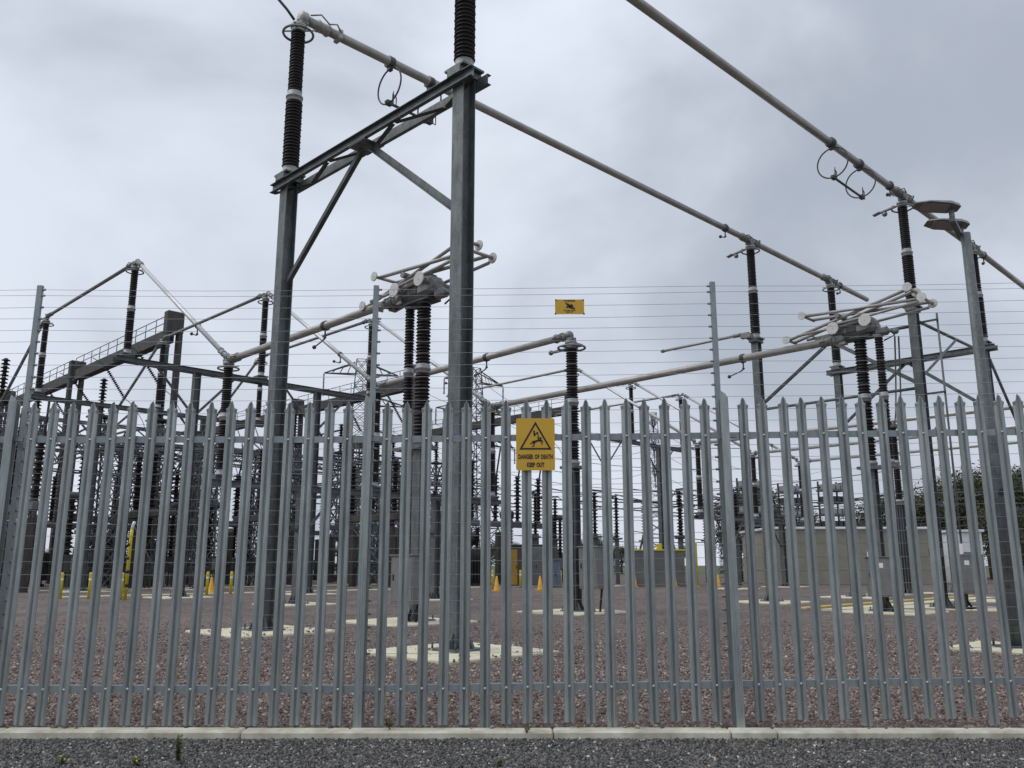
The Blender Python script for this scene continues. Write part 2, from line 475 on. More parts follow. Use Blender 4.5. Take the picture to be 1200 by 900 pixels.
for i in range(-25, 40):
    if i % 18 == 0: continue
    x = -1.11 + .15278 * i
    if abs(x) > 4.9: continue
    lng = 1 if i % 6 == 0 else 0
    src, sb = (longp, lb) if lng else (first, fb)
    if not used[lng]:
        o = src; used[lng] = True
    else:
        o = src.copy(); COL.objects.link(o)
        for b0 in sb:
            b = b0.copy(); COL.objects.link(b); b.parent = o
    o.location = (x + rnd.uniform(-.002, .002), rnd.uniform(-.002, .002), zrise(x) + rnd.uniform(-.004, .004))
    if lng: o.location.y -= .012
    o.rotation_euler = (0, R(rnd.uniform(-.18, .18)), R(rnd.uniform(-2.5, 2.5)))
H = [(-.031, -.03), (.031, -.03), (.031, -.025), (.003, -.025), (.003, .025), (.031, .025), (.031, .03), (-.031, .03), (-.031, .025), (-.003, .025), (-.003, -.025), (-.031, -.025)]
for x in POSTX:
    b = MB(); z1 = 2.42 + zrise(x)
    b.prism((0, .015, -.05), (0, .015, z1), H, (0, 1, 0))
    # cropped top corner
    b.add([(-.031, -.015, z1), (.031, -.015, z1), (.014, -.012, z1 + .03), (-.022, -.012, z1 + .055),
           (-.031, -.010, z1), (.031, -.010, z1), (.014, -.010, z1 + .03), (-.022, -.010, z1 + .055)],
          [(0, 1, 2, 3), (5, 4, 7, 6), (1, 5, 6, 2), (4, 0, 3, 7), (3, 2, 6, 7), (0, 4, 5, 1)])
    b.build('post', M['pale'], fence, (x, -.012, 0))
edges = [-5.2] + POSTX + [5.4]
for a, b_ in zip(edges[:-1], edges[1:]):
    for z in (.30, 2.13):
        b = MB(); d0, d1 = zrise(a), zrise(b_)
        b.prism((a + .006, .019, z + d0), (b_ - .006, .019, z + d1), [(0, -.025), (.005, -.025), (.005, .02), (.045, .02), (.045, .025), (0, .025)], (0, 0, 1))
        b.build('rail', M['rail'], fence)
        if a in POSTX:
            q = MB(); q.box((a + .055, .012, z + d0), (.07, .006, .03)); q.build('fishplate', M['rail'], fence)

# ------------------------------------------------------------------ electric fence
ef = empty('electric_fence', (0, FY + .16, 0), 0, 'thin electric fence wires strung between tall slim posts behind the pales', 'electric fence')
WZ = [3.385, 3.335] + [3.235 - .0965 * i for i in range(32)]
WZ = [z for z in WZ if z > .2]
for x in POSTX:
    b = MB(); dz = zrise(x)
    b.prism((0, 0, .03), (0, 0, 3.42 + dz), [(-.021, -.015), (.021, -.015), (.021, .015), (.017, .015), (.017, -.011), (-.017, -.011), (-.017, .015), (-.021, .015)], (0, 1, 0))
    sp = b.build('post', M['rail'], ef, (x, 0, 0))
    if x > 4: continue
    sd = 1 if x < 0 else -1
    for z in WZ:
        if z < .5: continue
        q = MB(); q.lathe([(.005, 0), (.010, .005), (.010, .011), (.006, .014), (.010, .017), (.010, .023), (.005, .028)], (sd * .021, -.004, z + dz), 8, Matrix.Rotation(R(90 * sd), 3, 'Y'))
        q.build('wire_insulator', M['rail'], sp)
def ew(z):
    pts = []
    xs = [-5.4] + POSTX + [5.6]
    for a, b_ in zip(xs[:-1], xs[1:]):
        for t in (0, .25, .5, .75):
            x = a + (b_ - a) * t
            pts.append((x, -.006, z + zrise(a) * (1 - t) + zrise(b_) * t - .012 * 4 * t * (1 - t) * (.6 + .4 * math.sin(z * 37 + a))))
    pts.append((xs[-1], -.006, z + zrise(xs[-1])))
    return pts
for z in WZ:
    MB().tube(ew(z), .0017, 5).build('wire', M['wire'], ef)

# ------------------------------------------------------------------ signs
def text_mesh(body, size, bold=0.0, wide=1.0):
    c = bpy.data.curves.new('lettering', 'FONT'); c.body = body; c.size = size; c.align_x = 'CENTER'; c.align_y = 'CENTER'
    c.extrude = .0006; c.offset = bold; c.resolution_u = 3; c.space_word = 1.45; c.space_character = 1.06
    t = bpy.data.objects.new('lettering', c); COL.objects.link(t)
    bpy.context.view_layer.update()
    me = bpy.data.meshes.new_from_object(t.evaluated_get(bpy.context.evaluated_depsgraph_get()))
    bpy.data.objects.remove(t)
    for v in me.vertices: v.co.x *= wide
    return me
def lettering(parent, body, size, x, z, y, bold=0.0, wide=1.0):
    me = text_mesh(body, size, bold, wide); me.materials.clear(); me.materials.append(M['black'])
    o = bpy.data.objects.new('lettering', me); COL.objects.link(o); o.parent = parent
    o.location = (x, y, z); o.rotation_euler = (R(90), 0, 0)
    return o
def flat(polys, y0, y1):
    """flat shapes given as x,z outlines (counter-clockwise seen from the front)"""
    b = MB()
    for p in polys:
        n = len(p)
        vs = [(q[0], y0, q[1]) for q in p] + [(q[0], y1, q[1]) for q in p]
        b.add(vs, [tuple(range(n)), tuple(range(n, 2 * n))[::-1]] + [(i, n + i, n + (i + 1) % n, (i + 1) % n) for i in range(n)])
    return b
def strip(a, b, w0, w1=None):
    w1 = w0 if w1 is None else w1
    d = Vector((b[0] - a[0], b[1] - a[1])); d.normalize(); n = Vector((-d.y, d.x))
    return [(a[0] - n.x * w0, a[1] - n.y * w0), (b[0] - n.x * w1, b[1] - n.y * w1), (b[0] + n.x * w1, b[1] + n.y * w1), (a[0] + n.x * w0, a[1] + n.y * w0)]
def rrect(w, h, r, n=5):
    p = []
    for cx, cz, a0 in ((w / 2 - r, -h / 2 + r, -90), (w / 2 - r, h / 2 - r, 0), (-w / 2 + r, h / 2 - r, 90), (-w / 2 + r, -h / 2 + r, 180)):
        for i in range(n + 1):
            a = R(a0 + 90 * i / n); p.append((cx + r * math.cos(a), cz + r * math.sin(a)))
    return p
c = at(627.5, 520.5, FY - .03)
sg = empty('danger_sign', c, 0, 'yellow warning sign with black triangle reading DANGER OF DEATH KEEP OUT on the pales', 'sign')
flat([rrect(.296, .402, .016)], -.0, .004).build('plate', M['sign'], sg)
tri = [(-.124, -.042), (.124, -.042), (0, .176)]
cx, cz = 0, (-.042 * 2 + .176) / 3
inn = [(cx + (p[0] - cx) * .82, cz + (p[1] - cz) * .82) for p in tri]
flat([[tri[0], tri[1], inn[1], inn[0]], [tri[1], tri[2], inn[2], inn[1]], [tri[2], tri[0], inn[0], inn[2]]], -.0015, 0).build('triangle', M['black'], sg)
# lightning bolt striking a fallen figure
fig = [strip((-.012, .105), (-.006, .062), .0065, .005), strip((-.010, .068), (.016, .092), .0042, .0042), strip((.015, .094), (.022, .052), .005, .003),
       [(.012, .052), (.022, .034), (.033, .054)],
       strip((-.014, .016), (.036, .034), .0085, .0075), strip((-.010, .014), (-.042, .002), .005, .004), strip((-.008, .024), (-.030, .020), .004, .003),
       strip((-.006, .018), (-.016, -.018), .0055, .004), strip((-.016, -.016), (-.028, -.018), .004, .003),
       strip((.036, .034), (.054, .024), .005, .004), strip((.054, .026), (.048, -.006), .0042, .003), strip((.030, .032), (.044, .014), .005, .004),
       [(.040 + .009 * math.cos(a * PI / 4), .046 + .009 * math.sin(a * PI / 4)) for a in range(8)]]
flat(fig, -.0016, 0).build('symbol', M['black'], sg)
lettering(sg, 'DANGER OF DEATH', .046, 0, -.098, -.0010, .0021, .585)
lettering(sg, 'KEEP OUT', .046, 0, -.160, -.0010, .0021, .585)

c = at(667.5, 359.5, FY + .14)
ws = empty('warning_sign', c, 0, 'small yellow electric fence plate hung on the top wires', 'sign')
flat([rrect(.236, .124, .004, 2)], 0, .003).build('plate', M['sign'], ws)
lettering(ws, 'WARNING', .020, 0, .050, -.001, .0006, .9)
lettering(ws, 'ELECTRIC FENCE', .0125, 0, -.031, -.001, .0003, .95)
lettering(ws, 'KEEP OFF', .0125, 0, -.045, -.001, .0003, .95)
hand = [strip((-.02, .022), (.012, .0), .010, .010), strip((.0, .0), (.042, -.018), .013, .006), strip((-.03, -.004), (-.004, .0), .006, .008), strip((-.034, .034), (-.018, .02), .004, .006), strip((.01, .022), (.03, .004), .004, .006)]
flat(hand, -.0012, 0).build('symbol', M['black'], ws)
for sx in (-1, 1):
    MB().box((sx * .116, -.002, -.060), (.012, .008, .012)).build('clip', M['black'], ws)
    MB().box((sx * .112, -.002, .058), (.010, .008, .008)).build('clip', M['black'], ws)

# ------------------------------------------------------------------ weeds
def weed(name, label, loc, h, leaves, lm, flowers=0, seed=1, spread=.5):
    g = random.Random(seed)
    t = empty(name, loc, g.uniform(0, 6), label, 'weed', 'weeds along the kerb')
    st = MB(); lf = MB(); fl = MB()
    for i in range(leaves[0]):
        a = g.uniform(0, 2 * PI); lean = g.uniform(0, spread); hh = h * g.uniform(.55, 1)
        p = [Vector((math.cos(a) * lean * hh * t_ * t_, math.sin(a) * lean * hh * t_ * t_, hh * t_)) for t_ in (0, .33, .66, 1)]
        st.tube(p, .0022, 5, r1=.001)
        for j in range(leaves[1]):
            q = p[0].lerp(p[3], g.uniform(.15, 1)); q = p[1].lerp(p[2], 0) if False else q
            d = Vector((g.uniform(-1, 1), g.uniform(-1, 1), g.uniform(-.1, .9))).normalized()
            L_ = g.uniform(.012, .032); w = L_ * .28
            sde = d.cross(Vector((0, 0, 1))).normalized() * w
            lf.add([q, q + d * L_ * .5 + sde, q + d * L_, q + d * L_ * .5 - sde], [(0, 1, 2, 3)])
        if i < flowers: fl.sphere(p[3], .0055, 7)
    st.build('stem', M['weedstem'], t); lf.build('leaf', lm, t)
    if flowers: fl.build('flower', M['flower'], t)
def wpos(px, py): 
    a, b = (px - 600) / CF, (450 - py) / CF
    rz = math.sin(CAMP) + b * math.cos(CAMP); t = (-.012 - CAMH) / rz
    return Vector((a * t, (math.cos(CAMP) - b * math.sin(CAMP)) * t, -.012))
weed('weed', 'tall spiky green weed standing against the kerb at left', wpos(208, 897), .19, (7, 34), M['weedleaf'], 0, 2, .25)
weed('weed', 'brown withered weed sprouting from the kerb edge near mid fence', Vector(((460 - 600) * .0062, FY - .10, .045)), .1, (7, 9), M['deadleaf'], 0, 3, 1.0)
weed('weed', 'low yellow flowered weed in the verge stones near left corner', wpos(72, 898), .06, (8, 8), M['weedleaf'], 4, 4, 1.2)
weed('weed', 'small yellow flowered weed right of the tall spiky weed', wpos(160, 899), .05, (7, 8), M['weedleaf'], 2, 5, 1.2)
weed('weed', 'tiny wiry weed on the kerb below the danger sign', Vector(((617 - 600) * .0062, FY - .17, .03)), .08, (5, 4), M['deadleaf'], 0, 6, .8)
weed('weed', 'low tuft of green grass on the verge below the central column', wpos(585, 899), .05, (18, 2), M['weedleaf'], 0, 8, 1.0)

# ------------------------------------------------------------------ steelwork kit (local x = along busbars, y = across)
def hprof(sx, sy, t=.016):
    x, y = sx / 2, sy / 2          # flanges at +-x (perpendicular to local x)
    return [(-x, -y), (-x + t, -y), (-x + t, -t / 2), (x - t, -t / 2), (x - t, -y), (x, -y), (x, y), (x - t, y), (x - t, t / 2), (-x + t, t / 2), (-x + t, y), (-x, y)]
def vext(b, x, y, z0, z1, prof):
    n = len(prof)
    vs = [(x + p[0], y + p[1], z0) for p in prof] + [(x + p[0], y + p[1], z1) for p in prof]
    b.add(vs, [(i, (i + 1) % n, n + (i + 1) % n, n + i) for i in range(n)] + [tuple(range(n))[::-1], tuple(range(n, 2 * n))])
def column(parent, x, y, top, s=.25, m='steel', name='column', bolts=True, z0=.06):
    b = MB(); vext(b, x, y, z0 + .03, top, hprof(s, s))
    o = b.build(name, M[m], parent)
    q = MB(); q.box((x, y, z0 + .016), (s + .3, s + .3, .03))
    for sx, sy in ((1, 0), (-1, 0), (0, 1), (0, -1)):       # gussets
        d = Vector((sx, sy, 0)); e = Vector((-sy, sx, 0)); c0 = Vector((x, y, z0 + .031)) + d * (s / 2 + .001)
        for off in (-.07, .07):
            p = c0 + e * off
            q.add([p + e * .006, p + d * .13 + e * .006, p + d * .02 + e * .006 + Vector((0, 0, .2)), p + e * .006 + Vector((0, 0, .2)),
                   p - e * .006, p + d * .13 - e * .006, p + d * .02 - e * .006 + Vector((0, 0, .2)), p - e * .006 + Vector((0, 0, .2))],
                  [(0, 1, 2, 3), (5, 4, 7, 6), (1, 5, 6, 2), (2, 6, 7, 3), (3, 7, 4, 0)])
    q.build('base_plate', M[m], o)
    if bolts:
        for sx in (-1, 1):
            for sy in (-1, 1):
                k = MB(); k.tube([(x + sx * (s / 2 + .11), y + sy * (s / 2 + .11), z0), (x + sx * (s / 2 + .11), y + sy * (s / 2 + .11), z0 + .11)], .014, 6); k.build('anchor_bolt', M['steel_dark'], o)
    return o
def CH(h, w, t=.012): return [(0, -h / 2), (w, -h / 2), (w, -h / 2 + t), (t, -h / 2 + t), (t, h / 2 - t), (w, h / 2 - t), (w, h / 2), (0, h / 2)]
def CHm(h, w, t=.012): return [(-a, b) for a, b in CH(h, w, t)][::-1]
def twin_beam(parent, p0, p1, gap, h, m='steel', name='beam', lace=True):
    """two channels back to back either side of the columns, with flat lacing between"""
    p0, p1 = Vector(p0), Vector(p1); a = (p1 - p0).normalized(); sd = Vector((0, 0, 1)).cross(a).normalized()
    b = MB()
    b.prism(p0 + sd * gap / 2, p1 + sd * gap / 2, CH(h, .075))
    b.prism(p0 - sd * gap / 2, p1 - sd * gap / 2, CHm(h, .075))
    o = b.build(name, M[m], parent)
    if lace:
        q = MB(); L_ = (p1 - p0).length; n = max(2, int(L_ / .95)); zz = Vector((0, 0, -h / 2 - .006))
        for i in range(n):
            s = 1 if i % 2 == 0 else -1
            c0 = p0 + a * (L_ * i / n + .03) + sd * s * gap * .5 + zz; c1 = p0 + a * (L_ * (i + 1) / n - .03) - sd * s * gap * .5 + zz
            q.prism(c0, c1, [(-.04, -.005), (.04, -.005), (.04, .005), (-.04, .005)])
        q.build('lacing', M['steel_dark'], o)
    return o
def brace(parent, p0, p1, w=.09, m='steel', name='knee_brace'):
    b = MB(); b.prism(p0, p1, [(-w / 2, -w / 2), (w / 2, -w / 2), (w / 2, -w / 2 + .012), (-w / 2 + .012, -w / 2 + .012), (-w / 2 + .012, w / 2), (-w / 2, w / 2)])
    return b.build(name, M[m], parent)
def tie(parent, p0, p1, r=.045, m='steel', name='tie_bar'):
    return MB().tube([p0, p1], r, 10).build(name, M[m], parent)
COLT = 8.62
def seat(parent, x, y, z, m='steel'):
    b = MB(); b.box((x, y, z + .02), (.44, .44, .035)); b.box((x, y, z - .06), (.46, .30, .12), bev=.006)
    return b.build('insulator_seat', M[m], parent)
def portal2(u, v0, v1, label, group, slim=False):
    """two-legged frame, beam across (local y)"""
    t = empty('portal_frame', W(u, v0), GRID, label, 'steel frame', group)
    d = v1 - v0; zb = COLT - .14
    column(t, 0, 0, COLT - .05); column(t, 0, d, COLT - .05)
    if slim: tie(t, (0, .13, zb - .35), (0, d - .13, zb - .35), .05, name='beam')
    else:
        twin_beam(t, (0, -.38, zb), (0, d + .38, zb), .28, .17)
        q = MB(); q.box((0, d / 2, zb - .10), (.42, .5, .012)); q.build('gusset', M['steel'], t)
    for y in (0, d): seat(t, 0, y, COLT + .05)
    brace(t, (0, .14, 6.45), (0, d / 2 - .1, zb - (.42 if slim else .12)), .115); brace(t, (0, d - .14, 6.45), (0, d / 2 + .1, zb - (.42 if slim else .12)), .085, m='steel_dark')
    return t
def portal3(u0, du, v, ztop, label, group, kz, s=.25, m='steel'):
    """three-phase support: beam along local x, two legs between the phases"""
    t = empty('portal_frame', W(u0, v), GRID, label, 'steel frame', group)
    zb = ztop - .14
    for x in (du * .5, du * 1.5):
        column(t, x, 0, ztop - .05, s, m)
        for sg_ in (-1, 1): brace(t, (x + sg_ * .14, 0, kz), (x + sg_ * min(du * .4, (zb - kz) * .95), 0, zb - .1), .1, m)
    twin_beam(t, (-.42, 0, zb), (2 * du + .42, 0, zb), .30, .17, m, lace=False)
    for i in range(3): seat(t, du * i, 0, ztop + .05, m)
    return t

UA, VA, VB = 7.95, 9.0, 14.15
UP, UP2 = 25.65, 31.65
DU = 5.35; U0 = 11.4; U2 = 36.2
VS, VQ, VR = 23.2, 31.2, 41.2
BZ, LZ = 12.24, 7.08
near = portal2(UA, VA, VB, 'tall grey steel frame nearest the fence with laced beam between two columns', 'two legged steel frames')
mid = portal2(UP, 8.8, 13.95, 'grey steel frame behind the right folded disconnector', 'two legged steel frames', True)
rear = portal2(UP2, 8.65, 13.85, 'grey steel frame farthest right, behind the lamp post', 'two legged steel frames')
tie(mid, (0, 0, 6.25), (0, 5.15, 6.25))
tie(mid, (0, 0, COLT - .3), (UP2 - UP, -.15, COLT - .3), .05)
tie(rear, (0.1, -.1, COLT - .5), (3.2, -.1, 5.6), .05)
brace(mid, (.14, 0, 6.6), (3.2, -.1, COLT - .35), .09)
# operating rod on the right leg
b = MB(); b.tube([(.1, -.62, .1), (.1, -.62, 8.4)], .03, 8); b.build('operating_rod', M['steel'], mid)
for z in (6.05, 8.2): MB().box((.05, -.36, z), (.06, .6, .05)).build('rod_bracket', M['steel_dark'], mid)
# conduits and markings
for off in (-.05, .04): MB().tube([(-.15, off, .1), (-.15, off, 2.2), (-.15, off + .02, 2.6), (-.02, off, 3.0)], .022, 7).build('cable', M['cable'], mid)
b = MB(); b.box((-.13, 0, 1.55), (.12, .34, .2), bev=.01); b.build('junction_box', M['steel_dark'], mid)
for z in (3.28, 3.36): MB().box((-.1275, 0, z), (.003, .25, .03)).build('blue_band', M['blue'], mid)
b = MB(); Mx = Matrix.Rotation(R(-90), 3, 'Y')
b.lathe([(.065, 0), (.065, .003)], (-.1255, -.04, 2.92), 20, Mx); b.build('sticker', M['blue'], near)

portal3(U0, DU, VQ, COLT, 'tall three bay steel frame carrying insulators at left, nearer of the pair', 'three bay steel frames', 6.9, m='steel_old')
portal3(U0, DU, VR, COLT, 'tall three bay steel frame at far left behind the nearer one', 'three bay steel frames', 6.9, m='steel_old')
portal3(U0, DU, VS, 3.62, 'low three bay steel frame with V braces behind the near frame', 'three bay steel frames', 2.2, m='steel_old')
portal3(U2, DU, VQ, COLT, 'tall three bay steel frame at centre right behind the danger sign', 'three bay steel frames', 6.9, m='steel_old')
portal3(U2, DU, VS, 3.62, 'low three bay steel frame in front of the olive building', 'three bay steel frames', 2.2, m='steel_old')

# ------------------------------------------------------------------ insulators
def shed_profile(z0, z1, rc, rs, n):
    p = [(rc, z0)]; d = (z1 - z0) / n
    for i in range(n):
        z = z0 + d * i; r = rs if i % 2 == 0 else rs * .965
        p += [(rc, z + d * .18), (r * .97, z + d * .30), (r, z + d * .42), (rc * 1.03, z + d * .92)]
    p.append((rc, z1))
    return p
HINS = 3.32
def make_insulator(r0, r1, n, ring=True, bracket=False):
    t = empty('post_insulator')
    b = MB(); b.lathe([(r0 * 1.05, 0), (r0 * 1.05, .03), (r0 * .8, .05), (r0 * .86, .16)], n=18); b.build('base_fitting', M['cap'], t)
    MB().lathe(shed_profile(.16, 1.58, r0 * .80, r0, n), n=18).build('lower_unit', M['porc'], t)
    b = MB(); b.lathe([(r0 * .88, 1.58), (r0 * .93, 1.60), (r0 * .90, 1.665), (r1 * 1.16, 1.67), (r1 * 1.16, 1.70), (r1 * .95, 1.71), (r1 * .98, 1.80)], n=18); b.build('middle_fitting', M['cap'], t)
    MB().lathe(shed_profile(1.80, 3.16, r1 * .80, r1, n), n=18).build('upper_unit', M['porc'], t)
    b = MB(); b.lathe([(r1 * .9, 3.16), (r1 * .95, 3.18), (r1 * .85, 3.24), (r1 * 1.1, 3.25), (r1 * 1.1, HINS)], n=18); b.build('top_fitting', M['cap'], t)
    if ring:
        b = MB(); b.torus((0, 0, 3.13), .30, .026, n=28)
        for a in range(4): b.box((.21 * math.cos(a * PI / 2 + .78), .21 * math.sin(a * PI / 2 + .78), 3.20), (.2, .03, .02), Matrix.Rotation(a * PI / 2 + .78, 3, 'Z'))
        b.build('corona_ring', M['alu_grey'], t)
    if bracket:
        b = MB(); b.box((-.1, .42, 3.17), (.10, .55, .04), Matrix.Rotation(R(-8), 3, 'X')); b.box((-.1, .74, 3.13), (.16, .22, .03), Matrix.Rotation(R(-14), 3, 'X')); b.sphere((-.1, .5, 3.06), .08, 10)
        b.build('earth_contact', M['alu_grey'], t)
    return t
INS_A = make_insulator(.172, .148, 21); INS_B = make_insulator(.168, .146, 21, True, True); INS_C = make_insulator(.15, .135, 19)
_usedins = set()
def insulator(src, u, v, z, label, group='post insulators on steel frames'):
    if src.name in _usedins:
        o = dup(src, W(u, v, z), GRID, label)
    else:
        o = src; _usedins.add(src.name); o.location = W(u, v, z); o.rotation_euler = (0, 0, GRID)
    tag(o, label, 'insulator', group)
    return o
IZ = COLT + .09
insulator(INS_A, UA, VB, IZ, 'black post insulator at the far end of the nearest frame, under the busbar end')
insulator(INS_A, UA, VA, IZ, 'black post insulator on the central column, cut off by the top of the picture')
insulator(INS_B, UP, 13.95, IZ, 'black insulator holding the middle busbar, left leg of the frame behind the right disconnector')
insulator(INS_B, UP, 8.8, IZ, 'black insulator under the upper right busbar, just left of the lamp heads')
insulator(INS_A, UP2, 13.85, IZ, 'black insulator holding the middle busbar near its right end')
insulator(INS_A, UP2, 8.65, IZ, 'black insulator partly behind the lamp post')
ORD = ['leftmost', 'middle', 'rightmost']
for i in range(3):
    insulator(INS_C, U0 + DU * i, VQ, IZ, ORD[i] + ' tall insulator on the nearer left frame, where the sloping white tube begins')
    insulator(INS_C, U0 + DU * i, VR, IZ, ORD[i] + ' tall insulator on the far left frame behind')
    insulator(INS_A, U0 + DU * i, VS, 3.71, ORD[i] + ' insulator on the low V braced frame, at the foot of the sloping tube')
    insulator(INS_C, U2 + DU * i, VQ, IZ, ORD[i] + ' small distant insulator on the frame behind the danger sign')
    insulator(INS_C, U2 + DU * i, VS, 3.71, ORD[i] + ' distant insulator on the low frame before the olive building')

# ------------------------------------------------------------------ tubes
def clamp(b, p, a, r, n=2, big=1.35):
    """a ribbed sleeve round a tube at p, axis a"""
    a = Vector(a).normalized(); Mz = Vector((0, 0, 1)).rotation_difference(a).to_matrix()
    L_ = .30
    b.lathe([(r * 1.05, -L_ / 2), (r * big, -L_ / 2 + .01), (r * big, -L_ / 2 + .06), (r * 1.15, -L_ / 2 + .07), (r * 1.15, L_ / 2 - .07), (r * big, L_ / 2 - .06), (r * big, L_ / 2 - .01), (r * 1.05, L_ / 2)], p, 14, Mz)
def joint(parent, p, a, r, caps=True):
    """support clamp on a post: two sleeves, saddle and flexible loops"""
    a = Vector(a).normalized(); p = Vector(p); sd = a.cross(Vector((0, 0, 1))).normalized(); upv = sd.cross(a)
    b = MB()
    clamp(b, p - a * .38, a, r); clamp(b, p + a * .38, a, r)
    b.box(p - upv * (r + .02), (.22, .22, .08)); b.box(p, (.26, .20, .26), bev=.03)
    o = b.build('support_clamp', M['alu_grey'], parent)
    q = MB()
    for s in (-1, 1):
        for e in (-1, 1):
            pts = [p + a * e * .5 + sd * s * r * 1.2, p + a * e * .38 + sd * s * r * 2.0 + upv * .05, p + a * e * .2 + sd * s * r * 1.9 - upv * .02, p + a * e * .08 + sd * s * r * 1.2 + upv * .04]
            q.tube(pts, .016, 6)
    q.build('flexible_loop', M['steel_dark'], o)
    return o
def stud(parent, p, a, r, side=1):
    """earthing stud: a collar, a short drop and a bent arm with a ball end"""
    a = Vector(a).normalized(); p = Vector(p); sd = a.cross(Vector((0, 0, 1))).normalized() * side
    Mz = Vector((0, 0, 1)).rotation_difference(a).to_matrix()
    b = MB(); b.lathe([(r * 1.03, -.06), (r * 1.3, -.055), (r * 1.3, .055), (r * 1.03, .06)], p, 14, Mz)
    d = Vector((0, 0, -1)); q0 = p + d * r
    b.tube([q0, q0 + d * .16, q0 + d * .24 + a * .03, q0 + d * .26 + a * .08], .022, 8)
    e = q0 + d * .26 + a * .06 + sd * .0
    b.tube([e, e + a * .38 + d * .10], .018, 8)
    b.sphere(e + a * .42 + d * .11, .055, 10)
    b.sphere(q0 + d * .2, .04, 8)
    return b.build('earthing_stud', M['steel_dark'], parent)
def hoop_contact(parent, p, a, gap):
    """two hoops hung under the tube and the contact bar between them"""
    a = Vector(a).normalized(); p = Vector(p)
    sd = a.cross(Vector((0, 0, 1))).normalized()
    Mz = Vector((0, 0, 1)).rotation_difference(a).to_matrix()
    b = MB(); qs = []; RR = .42
    for s in (-1, 1):
        c = p + a * s * gap / 2
        q = MB(); q.lathe([(.108, -.07), (.14, -.065), (.14, .065), (.108, .07)], c, 14, Mz)
        q.box(c - Vector((0, 0, .15)), (.1, .1, .1)); q.build('hoop_clamp', M['steel_dark'], parent)
        qs.append(MB().torus(c - Vector((0, 0, .16 + RR)), RR, .02, a, 30, 7))
    zc = Vector((0, 0, -.16 - 2 * RR))
    b.tube([p - a * (gap / 2 + .1) + zc, p + a * (gap / 2 + .1) + zc], .032, 8)
    for s in (-1, 1):
        c = p + a * s * gap / 2 + zc
        b.box(c, (.16, .12, .12), bev=.02)
        b.tube([c + a * .12, c + a * .12 + Vector((0, 0, .34))], .012, 6)
        b.tube([c + a * .02, c + a * .2, c + a * .2 + Vector((0, 0, .22)), c + a * .1 + Vector((0, 0, .27)), c + a * .1 + Vector((0, 0, .12))], .014, 6)
    o = b.build('contact_bar', M['steel_dark'], parent)
    for q in qs: q.build('hoop', M['steel_dark'], o)
def endcap(parent, p, a, r):
    a = Vector(a).normalized(); Mz = Vector((0, 0, 1)).rotation_difference(a).to_matrix()
    return MB().lathe([(r * 1.02, -.1), (r * 1.18, -.09), (r * 1.18, .02), (r * 1.0, .05), (r * .5, .075)], p, 16, Mz).build('end_cap', M['alu'], parent)

# busbars along local x
TR = .10
b1 = empty('busbar', W(UA, VB, BZ), GRID, 'long light tubular busbar running from the nearest frame to behind the right disconnector', 'busbar', 'overhead tubular busbars')
f1 = UP - UA; f2 = UP2 - UA; dv = -.25
def v1_(x): return dv * x / f2
MB().tube([(.12, 0, 0), (f1, v1_(f1), 0)], TR, 18).build('tube', M['alu'], b1)
MB().tube([(f1 + .001, v1_(f1), 0), (f2 + 3.6, v1_(f2), 0)], TR * .98, 18).build('tube', M['alu'], b1)
for x in (f1, f2): joint(b1, (x, v1_(x), 0), (1, 0, 0), TR)
b = MB(); clamp(b, (.55, 0, 0), (1, 0, 0), TR); b.box((.1, 0, -.08), (.2, .18, .16), bev=.03); b.box((.95, 0, 0), (.12, .26, .25), bev=.03)
for s in (-1, 1): b.tube([(.2, s * .1, .08), (.4, s * .2, .14), (.6, s * .2, .02), (.8, s * .18, .12), (.95, s * .12, .02)], .018, 7)
b.build('support_clamp', M['alu'], b1)
endcap(b1, (.06, 0, 0), (-1, 0, 0), TR * 1.25)
b = MB(); b.tube([(-.05, .1, -.05), (-.22, .12, .12), (-.55, .14, .35)], .028, 8); b.sphere((-.6, .14, .37), .075, 10); b.build('earthing_stud', M['steel_dark'], b1)
hoop_contact(b1, (2.9, 0, 0), (1, 0, 0), 1.15)
stud(b1, (f1 - 1.6, v1_(f1), 0), (-1, -.2, 0), TR); stud(b1, (f2 + .95, v1_(f2), 0), (-1, -.2, 0), TR)
b2 = empty('busbar', W(UA, VA, BZ), GRID, 'long tubular busbar crossing the upper right corner with two contact hoops', 'busbar', 'overhead tubular busbars')
def v2_(x): return -.32 * x / f2
MB().tube([(-1.5, .02, 0), (f1, v2_(f1), 0)], TR, 18).build('tube', M['alu'], b2)
MB().tube([(f1 + .001, v2_(f1), 0), (f2 + .0, v2_(f2), 0)], TR, 18).build('tube', M['alu'], b2)
MB().tube([(f2 + .001, v2_(f2), 0), (f2 + 9, v2_(f2), 0)], TR, 18).build('tube', M['alu'], b2)
for x in (f1, f2): joint(b2, (x, v2_(x), 0), (1, 0, 0), TR)
hoop_contact(b2, (21.75 - UA, v2_(14), 0), (1, 0, 0), 1.75)
stud(b2, (f1 - 1.0, v2_(f1), 0), (-1, -.2, 0), TR); stud(b2, (f2 + 1.3, v2_(f2), 0), (-1, -.2, 0), TR)

